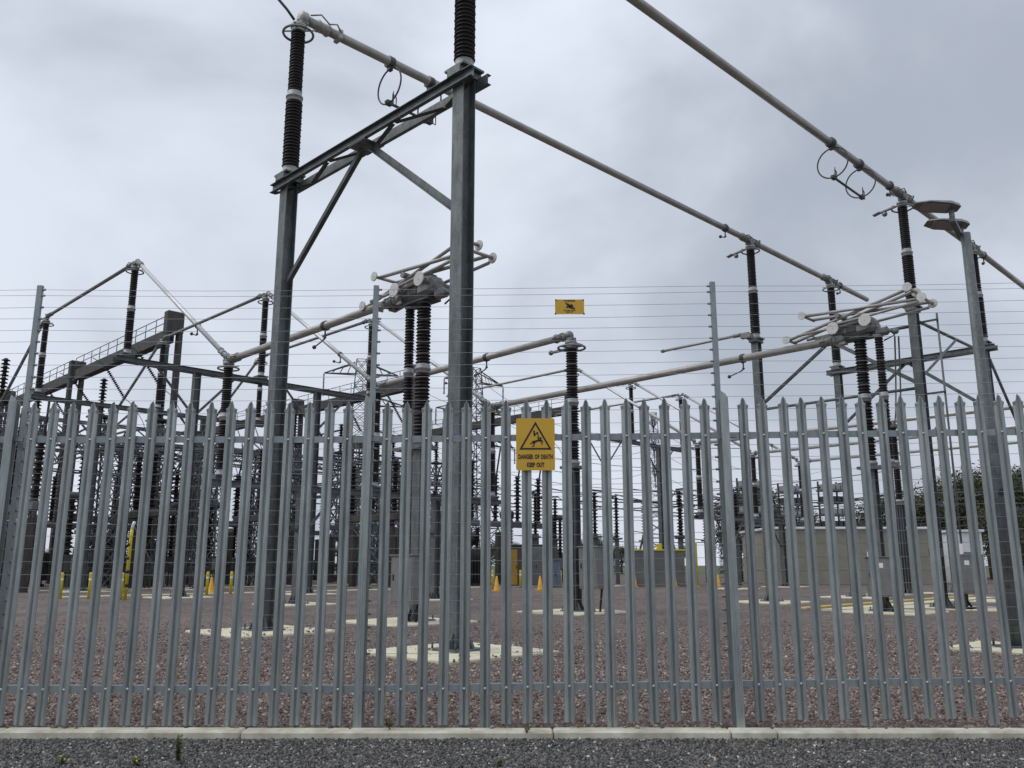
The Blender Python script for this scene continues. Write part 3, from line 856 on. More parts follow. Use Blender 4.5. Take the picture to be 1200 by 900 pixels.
def cross_tube(u, v0, v1, z0, z1, r, label, group, studs=(), j0=True, j1=True, name='connecting_tube', m='alu'):
    """tube across the bay: from v0 (far) to v1 (near)"""
    t = empty(name, W(u, v0, z0), GRID, label, 'tube', group)
    p1 = Vector((0, v1 - v0, z1 - z0)); a = p1.normalized()
    MB().tube([(0, 0, 0), p1], r, 14).build('tube', M[m], t)
    for ok, p, s in ((j0, Vector((0, 0, 0)), 1), (j1, p1, -1)):
        if not ok: continue
        b = MB(); clamp(b, p + a * s * .42, a, r); b.sphere(p + a * s * .08, r * 1.35, 10)
        sd = a.cross(Vector((0, 0, 1))).normalized()
        for e in (-1, 1):
            b.tube([p + a * s * .08 + sd * e * r, p + a * s * .2 + sd * e * r * 1.9 + Vector((0, 0, .05)), p + a * s * .45 + sd * e * r * 1.7, p + a * s * .6 + sd * e * r * 1.1], .016, 6)
        b.box(p - Vector((0, 0, r + .02)), (.18, .18, .07)); b.build('end_clamp', M['alu_grey'], t)
    for f in studs: stud(t, p1 * f, a * -1, r)
    return t
VD = 14.5
cross_tube(U0, VS, VD + .45, LZ + .02, LZ + .05, .10, 'light tube running left from the near folded disconnector to a low insulator', 'level connecting tubes', (.62,), j1=True)
cross_tube(U0 + DU, VS, VD, LZ + .02, LZ + .14, .095, 'light tube ending above the lone pedestal insulator in the centre', 'level connecting tubes', (.62,))
cross_tube(U0 + 2 * DU, VS, 9.45, LZ + .02, LZ + .08, .105, 'long thick tube from the sign up to the right folded disconnector', 'level connecting tubes', (.78,))
for i in range(3):
    nm = ['leftmost', 'middle', 'rightmost'][i]
    cross_tube(U0 + DU * i, VQ - .12, VS + .12, BZ, LZ + .12, .075, nm + ' bright sloping tube dropping from a tall left insulator to a low one', 'sloping tubes', (.72,), m='alu_lit')
    cross_tube(U0 + DU * i, VR, VQ + .1, BZ - .03, BZ - .03, .07, nm + ' level dark tube joining the tall insulators at left', 'high level tubes at left', m='alu_grey')
    cross_tube(U0 + DU * i, VR + 9.2, VR + .2, LZ, BZ - .06, .07, nm + ' tube sloping down leftwards behind the far left frame', 'sloping tubes behind the far frame', j0=True, m='alu_grey')
    cross_tube(U2 + DU * i, VQ - .12, VS + .12, BZ, LZ + .12, .075, nm + ' distant sloping tube right of the danger sign', 'distant sloping tubes', (.8,), m='alu_lit')
    cross_tube(U2 + DU * i, VQ + 11, VQ + .1, BZ - .03, BZ - .03, .07, nm + ' distant level tube behind the sign above the fence', 'distant level tubes')
    cross_tube(U2 + DU * i, VS - .1, VS - 26, LZ + .02, LZ + .02, .095, nm + ' bright level tube seen behind the right hand pales', 'level tubes at right', j1=False, m='alu_lit')
# earthing switch blade by the mid frame
es = empty('earth_switch', W(UP - .25, 13.95, COLT + .25), GRID, 'thin horizontal earthing blade pointing left from the right frame', 'switch')
MB().tube([(0, .3, 0), (0, 3.6, .0)], .05, 10).build('blade', M['alu'], es)
b = MB(); clamp(b, (0, .55, 0), (0, 1, 0), .055); b.box((0, .25, -.06), (.16, .3, .2), bev=.02); b.box((-.02, .1, -.1), (.2, .2, .12)); b.build('hinge', M['alu_grey'], es)
MB().lathe([(.06, -.06), (.07, 0), (.05, .07)], (0, 3.62, 0), 10, Matrix.Rotation(R(-90), 3, 'X')).build('end_cap', M['alu_grey'], es)

# ------------------------------------------------------------------ folded disconnectors
def rot_ins(parent, x, y, r, n, ztop, zbot=3.7, name='insulator'):
    zm = (zbot + ztop) / 2 + .05
    b = MB(); b.lathe(shed_profile(zm + .12, ztop - .1, r * .74, r, n), (x, y, 0), 18); o = b.build(name, M['porc'], parent)
    b = MB(); b.lathe(shed_profile(zbot + .15, zm - .1, r * .76, r * 1.03, n), (x, y, 0), 18); b.build('lower_unit', M['porc'], o)
    b = MB()
    for z0, z1 in ((ztop - .1, ztop), (zm - .1, zm + .12), (zbot, zbot + .15)):
        zc = (z0 + z1) / 2
        b = MB(); b.lathe([(r * .85, z0), (r * .95, z0 + .02), (r * .95, zc - .03), (r * 1.06, zc - .025), (r * 1.06, zc + .025), (r * .95, zc + .03), (r * .95, z1 - .02), (r * .85, z1)], (x, y, 0), 18)
        b.build('fitting', M['cap'], o)
    return o
def control_box(parent, x, y, z0, w=.62, d=.5, h=1.0, name='control_box'):
    b = MB(); b.box((x, y, z0 + h / 2), (d, w, h), bev=.012); o = b.build(name, M['box'], parent)
    b = MB(); b.box((x, y, z0 + h + .012), (d + .06, w + .06, .025), bev=.006); b.build('lid', M['box'], o)
    b = MB(); b.box((x - d / 2 - .004, y + .0, z0 + h * .5), (.008, w - .08, h - .1)); b.build('door', M['box'], o)
    b = MB(); b.box((x - d / 2 - .012, y + w * .36, z0 + h * .55), (.018, .03, .12)); b.build('handle', M['black'], o)
    b = MB(); b.box((x - d / 2 - .010, y - .02, z0 + h * .8), (.004, .12, .12)); b.build('notice', M['label'], o)
    for s in (-1, 1): MB().tube([(x + .05, y + s * w * .3, z0 + .02), (x + .02, y + s * w * .26, .25), (x + .1, y + s * w * .12, .05)], .028, 7).build('cable', M['cable'], o)
    return o
def pantograph(u, v, side, label, zt=7.0):
    """folded pantograph disconnector: arms lie along local y"""
    t = empty('pantograph_disconnector', W(u, v), GRID, label, 'disconnector', 'folded pantograph disconnectors')
    column(t, 0, 0, 3.62, .24)
    b = MB(); b.box((0, side * .2, 3.66), (.5, .95, .07)); b.build('top_plate', M['steel'], t)
    rot_ins(t, 0, 0, .168, 18, zt); rot_ins(t, 0, side * .50, .115, 20, zt - .03, name='drive_insulator')
    b = MB(); b.tube([(0.02, side * .5, 3.65), (0.02, side * .5, 1.3)], .04, 8); b.build('drive_rod', M['steel_dark'], t)
    control_box(t, -.42, -.27, .42, .74, .44, .95)
    # gear housing: boat shaped casting
    b = MB()
    prof = lambda w, h0, h1: [(-w, h1), (-w * 1.0, h0 + .1), (-w * .6, h0), (w * .6, h0), (w * 1.0, h0 + .1), (w, h1), (w * .7, h1 + .06), (-w * .7, h1 + .06)]
    st = [(-.52, .12, .14, .26), (-.42, .20, .05, .38), (-.1, .23, 0, .43), (.3, .23, 0, .41), (.6, .19, .05, .34), (.74, .12, .12, .27)]
    vs = []; fs = []
    for (y, w, h0, h1) in st:
        vs += [(q[0], y, zt + q[1]) for q in prof(w, h0, h1)]
    n = 8
    for i in range(len(st) - 1):
        for kk in range(n):
            k2 = (kk + 1) % n; fs.append((i * n + k2, i * n + kk, (i + 1) * n + kk, (i + 1) * n + k2))
    fs += [tuple(range(n)), tuple(range((len(st) - 1) * n, len(st) * n))[::-1]]
    b.add(vs, fs); b.lathe([(.13, 0), (.13, .1)], (0, 0, zt - .08), 16); ho = b.build('housing', M['alu_grey'], t)
    q = MB(); q.box((0, -.1, zt + .5), (.3, .34, .10), bev=.02); q.box((0, .12, zt - .05), (.40, .95, .06), bev=.01); q.box((-.235, .12, zt + .2), (.03, .26, .2), bev=.01); q.build('cover_plate', M['steel_dark'], ho)
    Mx = Matrix.Rotation(R(90), 3, 'Y')
    def disc(c, r, parent, name):
        b = MB(); b.lathe([(r * .96, -.016), (r, -.012), (r, .012), (r * .96, .016)], c, 26, Matrix.Rotation(R(-90), 3, 'Y'), smooth=False)
        b.lathe([(.022, .016), (.018, .024)], c, 10, Matrix.Rotation(R(-90), 3, 'Y'))
        return b.build(name, M['disc'], parent)
    for y, zz in ((-.36, .30), (.52, .24)):
        o = MB().tube([(-.44, y, zt + zz), (.44, y, zt + zz)], .06, 12).build('pivot_shaft', M['alu_grey'], t)
        disc((-.46, y, zt + zz), .165, o, 'disc')
    def pair(y0, z0, y1, z1, x, rr=.042, ends=True):
        a = MB()
        for s in (-1, 1): a.tube([(s * x, y0, z0), (s * x * .92, y1, z1)], rr, 10)
        if ends:
            a.tube([(-x - .12, y0, z0), (x + .12, y0, z0)], .04, 8); a.tube([(-x - .12, y1, z1), (x + .12, y1, z1)], .04, 8)
        o = a.build('arm', M['alu'], t)
        if ends:
            disc((-x - .14, y0, z0), .115, o, 'disc'); disc((-x - .14, y1, z1), .12, o, 'disc'); disc((x + .14, y1, z1), .12, o, 'disc')
        return o
    pair(1.62, zt + .26, -.36, zt + .34, .30, .038, False)
    pair(1.95, zt + .22, -1.45, zt + .98, .17)
    pair(1.40, zt + .80, -1.80, zt + .62, .25)
    pair(-1.72, zt + .52, .52, zt + .36, .36, .038, False)
    MB().tube([(-.3, .45, zt + .63), (.3, .45, zt + .63)], .07, 10).build('cross_shaft', M['alu_grey'], t)
    b = MB(); b.tube([(0, .55, zt + .12), (-.1, .9, zt - .05), (0, 1.3, zt + .25)], .022, 7); b.build('flexible_lead', M['cable'], t); b = MB(); b.tube([(.05, -.7, zt + .15), (.05, -.9, zt - .12), (.1, -.6, zt - .2)], .022, 7)
    b.build('flexible_lead', M['cable'], t)
    b = MB(); b.box((0, -.60, zt + .02), (.24, .34, .20), bev=.05); b.tube([(0, -.5, zt + .08), (0, -.9, zt - .02)], .045, 8); b.sphere((0, -.95, zt - .03), .085); b.build('earth_contact', M['alu_grey'], t)
    b = MB(); b.prism((0, .55, zt + .15), (0, 1.2, zt + .06), [(-.1, -.09), (.1, -.09), (.1, .09), (-.1, .09)]); b.build('terminal', M['alu_grey'], t)
    return t
pantograph(U0 + .16, VD - .16, 1, 'folded pantograph switch on twin black insulators just left of the central column')
pantograph(22.3, 9.08, -1, 'folded pantograph switch on twin black insulators at right below the hoops', 7.2)

# lone pedestal insulators
def pedestal(u, v, label, r=.165, box_side=-1, big=True):
    t = empty('pedestal_insulator', W(u, v), GRID, label, 'insulator', 'pedestal insulators')
    column(t, 0, 0, 3.62, .24)
    rot_ins(t, 0, 0, r, 19, 6.92)
    b = MB(); b.box((0, 0, 3.66), (.5, .5, .07)); b.build('top_plate', M['steel'], t)
    b = MB(); b.torus((0, 0, 6.86), .36, .03, n=30); b.box((0, 0, 6.93), (.34, .5, .04)); b.box((0, 0, 6.85), (.66, .05, .03)); b.box((0, 0, 6.852), (.05, .66, .03)); b.build('corona_ring', M['alu_grey'], t)
    b = MB(); b.box((-.05, .42, 6.84), (.1, .5, .05)); b.sphere((-.05, .7, 6.84), .07, 10); b.lathe([(.15, 0), (.17, .03), (.15, .1)], (0, .02, 6.95), 18); b.build('earth_contact', M['alu_grey'], t)
    for off in (-.06, .05): MB().tube([(-.14, off, .1), (-.14, off, 3.5)], .022, 7).build('cable', M['cable'], t)
    if big:
        control_box(t, -.1, -.72, .62, .62, .46, 1.0)
        b = MB(); b.box((-.2, -.55, 1.86), (.03, .2, .28)); b.build('indicator_panel', M['label'], t)
        q = MB()
        for i in range(2):
            for j in range(3): q.box((-.217, -.59 + .09 * i, 1.78 + .08 * j), (.006, .05, .05))
        q.build('indicator', M['black'], t)
    return t
pedestal(U0 + DU, VD, 'lone black insulator on grey pedestal with cabinet, right of the danger sign')
p = at(1046, 500, 35.5); pedestal((p.x + p.y) / S2, (p.y - p.x) / S2, 'black insulator on pedestal behind the right disconnector', .15, big=False)
p = at(1101, 505, 36.5); pedestal((p.x + p.y) / S2, (p.y - p.x) / S2, 'black insulator on pedestal seen behind the right frame leg', .15, big=False)
# hanging leads from the right disconnector
ld = empty('hanging_lead', (0, 0, 0), 0, 'pair of thin leads hanging from the right disconnector to the insulator behind', 'lead')
h0 = W(22.4, 8.2, 7.05); pe = at(1046, 500, 35.5); pe.z = 7.0
for k_ in range(2):
    a0 = h0 + Vector((.1 * k_, 0, 0)); a1 = pe + Vector((.25 * k_, 0, .1))
    MB().tube([a0.lerp(a1, t_) + Vector((0, 0, -1.6 * 4 * t_ * (1 - t_) * .55)) for t_ in [i / 12 for i in range(13)]], .022, 6).build('cable', M['alu_grey'], ld)
# free-standing cabinet at right
t = empty('control_cabinet', at(1142, 716, 23.6) * 1, GRID, 'grey control cabinet on legs behind the right hand pales beside the lamp post', 'cabinet')
t.location.z = 0
control_box(t, 0, 0, .45, .6, .5, 1.0)
for s in (-1, 1): MB().box((0, s * .2, .25), (.08, .08, .42)).build('leg', M['steel_dark'], t)
b = MB(); b.box((-.1, .2, 1.62), (.03, .22, .28)); b.build('indicator_panel', M['label'], t)

# ------------------------------------------------------------------ pads and painted edging
pad(UA, VA, .98); pad(UA, VB, .98)
for (u, v) in ((U0, VD), (U0 + DU, VD), (22.4, 8.95), (UP, 8.8), (UP, 13.95), (UP2, 8.65), (UP2, 13.85)): pad(u, v, 1.05)
for uu, vv in ((U0, VS), (U0, VQ), (U0, VR), (U2, VS), (U2, VQ)):
    for f in (.5, 1.5): pad(uu + DU * f, vv, .95)
pad(13.85, 3.8, .75)
for (px, py, Y) in ((1046, 690, 35.5), (1101, 690, 36.5), (1142, 716, 23.6)):
    p = at(px, py, Y); pad((p.x + p.y) / S2, (p.y - p.x) / S2, .8)
b = MB(); b.box((0, 0, .02), (13.5, .22, .13), bev=.015)
M['edging'] = mat('worn_yellow_paint', (.46, .36, .14), (.66, .46, .08), 3, .7)
o = b.build('yellow_edging', M['edging']); o.location = W(29.0, 11.2); o.rotation_euler = (0, 0, GRID); tag(o, kind='structure')
for (u, v, L_, wd) in ((28.5, 10.4, 13, .55), (24, 34.5, 26, .5), (20, 44, 30, .5)):
    b = MB(); b.box((0, 0, .0), (L_, wd, .12), bev=.012)
    o = b.build('trench_cover', M['pad']); o.location = W(u, v); o.rotation_euler = (0, 0, GRID); tag(o, kind='structure')

# ------------------------------------------------------------------ lamp post
lp = W(13.85, 3.8); lp = Vector((7.02, 12.44, .06))
t = empty('lamp_post', lp, 0, 'galvanised lamp post with two flat lantern heads at right', 'lamp post')
b = MB(); b.lathe([(.15, .02), (.15, 2.9), (.14, 3.0), (.082, 3.35), (.07, 6.15)], n=12, smooth=True); b.build('pole', M['steel'], t)
b = MB(); b.box((0, 0, .012), (.46, .46, .024)); b.build('base_plate', M['steel_dark'], t)
b = MB()
for sx in (-1, 1):
    for sy in (-1, 1): b.tube([(sx * .18, sy * .18, .02), (sx * .18, sy * .18, .12)], .016, 6)
b.build('anchor_bolt', M['steel_dark'], t)
b = MB(); b.box((-.05, -.152, .55), (.13, .02, .5), bev=.008); b.build('access_door', M['steel_dark'], t)
b = MB(); b.lathe([(.05, 0), (.05, .012)], (.0, -.16, 2.15), 12, Matrix.Rotation(R(90), 3, 'X')); b.build('lock', M['black'], t)
b = MB(); b.prism((-.46, -.50, 6.17), (.08, .26, 6.17), [(-.04, -.03), (.04, -.03), (.04, .03), (-.04, .03)]); b.build('cross_arm', M['steel'], t)
for (hx, hy) in ((-.43, -.46), (.06, .22)):
    b = MB(); Rm = Matrix.Rotation(R(10), 3, 'Y') @ Matrix.Identity(3)
    b.tube([(hx, hy, 6.15), (hx, hy, 6.32)], .04, 10)
    Mr = Matrix.Rotation(R(-12), 3, 'X') @ Matrix.Rotation(R(5), 3, 'Y')
    oc = Vector((hx, hy, 6.36))
    pts_top = [(.12, .07), (.12, -.07), (-.02, -.13), (-.36, -.145), (-.55, -.07), (-.55, .07), (-.36, .145), (-.02, .13)]
    vs = [oc + Mr @ Vector((x_, y_, .0)) for x_, y_ in pts_top] + [oc + Mr @ Vector((x_ * .93 - .01, y_ * .86, .06 if x_ > -.1 else .035)) for x_, y_ in pts_top]
    n = 8
    b.add(vs, [(i, (i + 1) % n, n + (i + 1) % n, n + i)[::-1] for i in range(n)] + [tuple(range(n)), tuple(range(n, 2 * n))[::-1]])
    o = b.build('lamp_head', M['alu_grey'], t)
    q = MB(); q.box(oc + Mr @ Vector((-.25, 0, -.006)), (.40, .19, .012), Mr); q.build('lens', M['glass'], o)

# ------------------------------------------------------------------ bollards, cones, poles
def gpos(px, py):
    a, b_ = (px - 600) / CF, (450 - py) / CF
    rz = math.sin(CAMP) + b_ * math.cos(CAMP); t_ = (.02 - CAMH) / rz
    return Vector((a * t_, (math.cos(CAMP) - b_ * math.sin(CAMP)) * t_, .02))
ORDW = ['first', 'second', 'third', 'fourth', 'fifth', 'sixth', 'seventh', 'eighth', 'ninth', 'tenth', 'eleventh', 'twelfth', 'thirteenth', 'fourteenth', 'fifteenth', 'sixteenth', 'seventeenth', 'eighteenth', 'nineteenth', 'twentieth', 'twenty first', 'twenty second', 'twenty third', 'twenty fourth', 'twenty fifth', 'twenty sixth']
bol = None
for i, (px, py) in enumerate([(70, 702), (104, 702), (141, 703), (242, 697), (270, 696), (577, 690), (610, 689), (657, 688), (672, 688)]):
    lab = ORDW[i] + ' yellow bollard from the left behind the fence'
    if bol is None:
        b = MB(); b.lathe([(.058, 0), (.058, .86), (.05, .9), (.03, .915)], n=12)
        bol = empty('bollard', gpos(px, py), 0, lab, 'bollard', 'yellow bollards in the yard')
        b.build('post', M['yellow'], bol); MB().lathe([(.0595, .62), (.0595, .70)], n=12).build('reflective_band', M['label'], bol)
    else: dup(bol, gpos(px, py), 0, lab)
cone = None
for i, (px, py) in enumerate([(6, 692), (30, 692), (157, 693), (247, 696), (254, 695), (506, 692), (582, 693), (633, 692), (744, 688), (791, 688), (842, 688)]):
    lab = ORDW[i] + ' orange traffic cone from the left behind the fence'
    if cone is None:
        cone = empty('traffic_cone', gpos(px, py), .4, lab, 'traffic cone', 'orange cones in the yard')
        MB().lathe([(.15, .03), (.13, .07), (.04, .66), (.025, .68)], n=16).build('cone_body', M['orange'], cone)
        MB().box((0, 0, .015), (.36, .36, .03), bev=.012).build('base', M['orange'], cone)
    else: dup(cone, gpos(px, py), rnd.uniform(0, 1.5), lab)
# striped marker pole
p = gpos(146, 704)
t = empty('marker_pole', p, 0, 'yellow pole with black bands standing at left behind the pales', 'pole')
MB().tube([(0, 0, 0), (0.02, 0, 2.1), (.03, 0, 2.35)], .055, 12).build('pole', M['yellow'], t)
b = MB()
for z in (.45, .9, 1.35, 1.8): b.lathe([(.058, z), (.058, z + .1)], (0.009, 0, 0), 12)
b.build('black_band', M['black'], t)
b = MB(); b.tube([(.03, 0, 2.3), (.05, 0, 2.5), (.10, 0, 2.62)], .05, 10); b.build('tip', M['label'], t)
p = gpos(817, 688)
t = empty('yellow_post', p, 0, 'tall plain yellow post beside the low grey wall', 'post')
b = MB(); b.lathe([(.085, 0), (.085, 2.35), (.07, 2.42)], n=14); b.build('post', M['yellow'], t)
MB().box((0, 0, .015), (.3, .3, .03)).build('base_plate', M['yellow'], t)

# ------------------------------------------------------------------ old concrete gantries
def rail_run(b, p0, p1, h, n):
    p0, p1 = Vector(p0), Vector(p1)
    for z in (h, h * .5): b.tube([p0 + Vector((0, 0, z)), p1 + Vector((0, 0, z))], .03, 6)
    for i in range(n + 1):
        q = p0.lerp(p1, i / n); b.tube([q, q + Vector((0, 0, h))], .03, 6)
def gantry(loc, zt, L_, label):
    t = empty('concrete_gantry', loc, GRID, label, 'gantry', 'old concrete gantries')
    for y, hgt in ((0, zt), (L_ * .48, zt - .3), (L_ * .98, zt)):
        for s in (-1, 1):
            b = MB(); b.box((s * .42, y, (hgt - 1.5) / 2), (.30, .55, hgt - 1.5), bev=.04); b.build('column', M['oldcon'], t)
        b = MB(); b.box((0, y, hgt - .75), (1.16, .62, 1.5), bev=.05); b.build('column_head', M['oldcon'], t)
        b = MB()
        for z in (3, 6, 9): b.box((0, y, z), (.54, .3, .35))
        b.build('strut', M['oldcon'], t)
    b = MB()
    for a, c_ in ((.5, L_ * .48 - .5), (L_ * .48 + .5, L_ * .98 - .5)):
        b.box((0, (a + c_) / 2, zt - 1.55), (.62, c_ - a, .85), bev=.04)
    b.build('beam', M['oldcon'], t)
    b = MB()
    rail_run(b, (-.28, .5, zt - 1.12), (-.28, L_ * .48 - .5, zt - 1.12), .95, 10); rail_run(b, (-.28, L_ * .48 + .5, zt - 1.12), (-.28, L_ * .98 - .5, zt - 1.12), .95, 10)
    b.build('handrail', M['steel'], t)
    return t
p = at(205, 366, 55); gantry((p.x, p.y, 0), p.z, 38, 'old dark concrete gantry with handrail at far left behind the tall frames')
p = at(492, 428, 70); gantry((p.x, p.y, 0), p.z, 40, 'old dark concrete gantry with handrail crossing behind the nearer columns')
p = at(668, 463, 86); gantry((p.x, p.y, 0), p.z, 40, 'old dark concrete gantry with handrail behind the danger sign')

# suspension strings under the gantries, with their dropper wires
def string_profile(n, pitch, r):
    p = []
    for i in range(n):
        z = i * pitch
        p += [(.03, z), (r, z + pitch * .35), (r * .95, z + pitch * .5), (.05, z + pitch * .8)]
    return p
st_src = None; k_ = 0
for (gx, gy, gz, n) in ((205, 366, 55, 5), (492, 428, 70, 4), (668, 463, 86, 4)):
    p = at(gx, gy, gz)
    for i in range(n):
        base = p + Vector((-1, 1, 0)) / S2 * (4 + 6.2 * i) + Vector((-.4, -.4, -2.4))
        lab = ['first', 'second', 'third', 'fourth', 'fifth'][i] + ' slanting insulator string from the right under the ' + {205: 'far left', 492: 'middle', 668: 'distant centre'}[gx] + ' gantry'
        if st_src is None:
            st_src = empty('insulator_string', base, 0, lab, 'insulator', 'slanting insulator strings')
            MB().lathe(string_profile(17, .15, .14), n=10).build('disc_string', M['porc_old'], st_src)
            b = MB(); b.sphere((0, 0, 2.62), .10, 8); b.tube([(0, 0, 2.5), (0, .12, 2.95), (0, .5, 3.6)], .03, 6); b.build('shackle', M['steel_dark'], st_src)
            b = MB(); b.tube([(0, 0, 0), (0, -.3, -.9), (0, -.3, -2.2), (0, .2, -4.2)], .025, 6); b.build('dropper', M['oldwire'], st_src)
            o = st_src
        else: o = dup(st_src, base, 0, lab)
        o.rotation_euler = (R(-38), 0, R(135 + 10 * math.sin(i * 2.3)))
        o.location = base + Vector((1.6, 0, -2.1))

# ------------------------------------------------------------------ old switchgear
def multicone(b, x, y, z0, n, pitch, r):
    p = []
    for i in range(n):
        z = z0 + i * pitch
        p += [(r * .42, z), (r * .46, z + pitch * .3), (r, z + pitch * .38), (r * .95, z + pitch * .52), (r * .5, z + pitch * .75)]
    p.append((r * .42, z0 + n * pitch))
    b.lathe(p, (x, y, 0), 12)
def make_switch_frame(kind):
    t = empty('switch_frame')
    hb = 3.25
    for x in (-1.7, 1.7):
        b = MB(); b.box((x, 0, hb / 2), (.34, .36, hb), bev=.03); b.build('concrete_post', M['browncon'], t)
    b = MB(); b.box((0, 0, hb + .5), (5.0, .45, .36), bev=.03); b.build('crossbeam', M['browncon'] if kind == 0 else M['steel_old'], t)
    for x in (-2.0, 0, 2.0):
        b = MB(); multicone(b, x, 0, hb + .85, 11 if kind != 1 else 14, .24, .26 if kind != 1 else .2); o = b.build('insulator_stack', M['porc_old'], t)
        q = MB(); q.lathe([(.16, hb + .7), (.16, hb + .78), (.1, hb + .8), (.1, hb + .86)], (x, 0, 0), 10); q.build('base_fitting', M['steel_dark'], o); q = MB(); zt = hb + .85 + .24 * (11 if kind != 1 else 14)
        q.lathe([(.12, zt), (.17, zt + .04), (.17, zt + .14), (.08, zt + .2)], (x, 0, 0), 10)
        q.build('fitting', M['steel_dark'], o)
        if kind == 0:
            MB().tube([(x, -.9, zt + .2), (x, 2.8, zt + .28)], .06, 8).build('switch_blade', M['oldwire'], t)
        elif kind == 1:
            b = MB(); b.torus((x, 0, zt + .1), .33, .03, n=18, m=6); b.tube([(x, 0, zt), (x + .3, .1, zt + .8), (x + .5, .8, zt + 2.6)], .03, 6); b.build('grading_ring', M['steel_dark'], t)
        else:
            MB().tube([(x, -.1, zt + .15), (x + .25, -.2, zt + 1.9), (x + .3, -.2, zt + 2.0)], .055, 8).build('switch_blade', M['oldwire'], t)
    b = MB()
    for x in (-2.0, 0, 2.0): b.tube([(x + .3, -.25, hb + .1), (x + .25, -.3, .3)], .03, 6)
    b.tube([(-2.2, -.36, 1.25), (2.2, -.36, 1.25)], .04, 6); b.box((1.0, -.45, 1.2), (.5, .3, .8), bev=.01)
    b.tube([(-1.5, .1, hb - .1), (1.5, .1, .9)], .045, 6); b.tube([(1.5, .16, hb - .1), (-1.5, .16, .9)], .045, 6)
    b.build('linkage', M['steel_dark'], t)
    return t
SF = [make_switch_frame(k_) for k_ in range(3)]
spots = []
for v, us in ((44, (12, 18, 24)), (51.5, (13.5, 19, 24.5, 30, 35.5, 41)), (61, (15, 20.5, 26, 31.5, 37, 43, 49)), (70, (18, 24, 30, 36, 42, 48, 54)), (39.5, (28.5, 34, 40))):
    for i, u in enumerate(us): spots.append((u, v, (i + int(v)) % 3))
spots.sort(key=lambda s: pxof(W(s[0], s[1], 3)))
used = set()
rowname = {44: 'the front row', 51.5: 'the second row', 61: 'the third row', 70: 'the back row', 39.5: 'the central row'}
cnt = {}
KN = ['level blades', 'raised leads', 'upright blades']
for (u, v, kd) in spots:
    i = cnt.get(v, 0); cnt[v] = i + 1
    lab = 'dark switch frame with ' + KN[kd] + ', ' + ORDW[i] + ' from left in ' + rowname[v]
    rz = GRID + (R(90) if (int(u * 2) % 3 == 0) else 0)
    if kd in used: o = dup(SF[kd], W(u, v), rz, lab)
    else:
        o = SF[kd]; used.add(kd); o.location = W(u, v); o.rotation_euler = (0, 0, rz)
    tag(o, lab, 'switchgear', 'old switch frames behind the left pales')
# circuit breakers / current transformers on lattice stands
def lattice(b, x, y, z0, z1, w0, w1, n, r=.03):
    c0 = [(-1, -1), (1, -1), (1, 1), (-1, 1)]
    def P(k, t): 
        w = (w0 + (w1 - w0) * t) / 2
        return Vector((x + c0[k][0] * w, y + c0[k][1] * w, z0 + (z1 - z0) * t))
    sq = [(-r, -r), (r, -r), (r, r), (-r, r)]
    for k in range(4): b.prism(P(k, 0), P(k, 1), sq)
    s2 = [(-r * .6, -r * .6), (r * .6, -r * .6), (r * .6, r * .6), (-r * .6, r * .6)]
    for i in range(n):
        for k in range(4):
            k2 = (k + 1) % 4
            b.prism(P(k, i / n), P(k2, (i + 1) / n), s2, caps=False); b.prism(P(k2, i / n), P(k, (i + 1) / n), s2, caps=False)
            b.prism(P(k, (i + 1) / n), P(k2, (i + 1) / n), s2, caps=False)
lt = empty('lattice_mast')
b = MB(); lattice(b, 0, 0, 0, 9.5, .95, .75, 9, .045); b.build('mast', M['steel_old'], lt)
b = MB(); b.box((0, 0, 9.55), (1.2, 1.2, .1)); b.build('cap_plate', M['steel_dark'], lt)
b = MB(); multicone(b, 0, 0, 9.6, 11, .2, .22); b.build('insulator_stack', M['porc_old'], lt)
b = MB(); b.box((0, 0, .25), (1.5, 1.5, .5), bev=.04); b.build('plinth', M['browncon'], lt)
ms = [(12, 49.5), (15, 54), (20.5, 50), (22, 58), (28, 49), (33, 57), (34, 48), (41, 51), (43, 57), (30, 64), (17.5, 51), (24, 53), (31, 52.5), (36.5, 55), (27.5, 61), (38, 62), (46, 55), (52, 60)]
ms.sort(key=lambda s: pxof(W(s[0], s[1], 5)))
for i, (u, v) in enumerate(ms):
    lab = 'dark lattice mast topped by an insulator, ' + ORDW[i] + ' from left'
    o = lt if i == 0 else dup(lt, W(u, v), GRID, lab)
    o.location = W(u, v); o.rotation_euler = (0, 0, GRID); tag(o, lab, 'mast', 'lattice masts among the old gear')
cbk = empty('circuit_breaker')
b = MB(); b.box((0, 0, 1.25), (.7, .6, .9), bev=.05); b.build('tank', M['tank'], cbk)
for sx in (-1, 1):
    for sy in (-1, 1): MB().box((sx * .28, sy * .24, .42), (.08, .08, .8)).build('leg', M['steel_dark'], cbk)
for x in (-.32, .32):
    b = MB(); multicone(b, x, 0, 1.7, 12, .22, .23); b.build('insulator_stack', M['porc_old'], cbk)
b = MB(); b.lathe([(.1, -.6), (.2, -.5), (.2, .5), (.1, .6)], (0, 0, 4.5), 12, Matrix.Rotation(R(90), 3, 'Y')); b.build('interrupter', M['steel_dark'], cbk)
b = MB(); b.box((0, -.32, 1.25), (.45, .06, .6), bev=.01); b.build('door', M['box'], cbk)
cs = [(42, 42.5), (45.5, 41), (11.5, 47.5), (16, 47.5), (21, 48.5), (26, 48), (12.5, 57), (18, 56), (23.5, 56.5), (29, 56), (14.8, 44.8), (18.5, 45.5), (22.5, 46), (27, 44.5), (32.5, 43.5), (37, 44), (41.5, 47.5), (23, 60), (33, 58.5), (44, 52), (40, 40.5), (49, 45)]
cs.sort(key=lambda s: pxof(W(s[0], s[1], 2)))
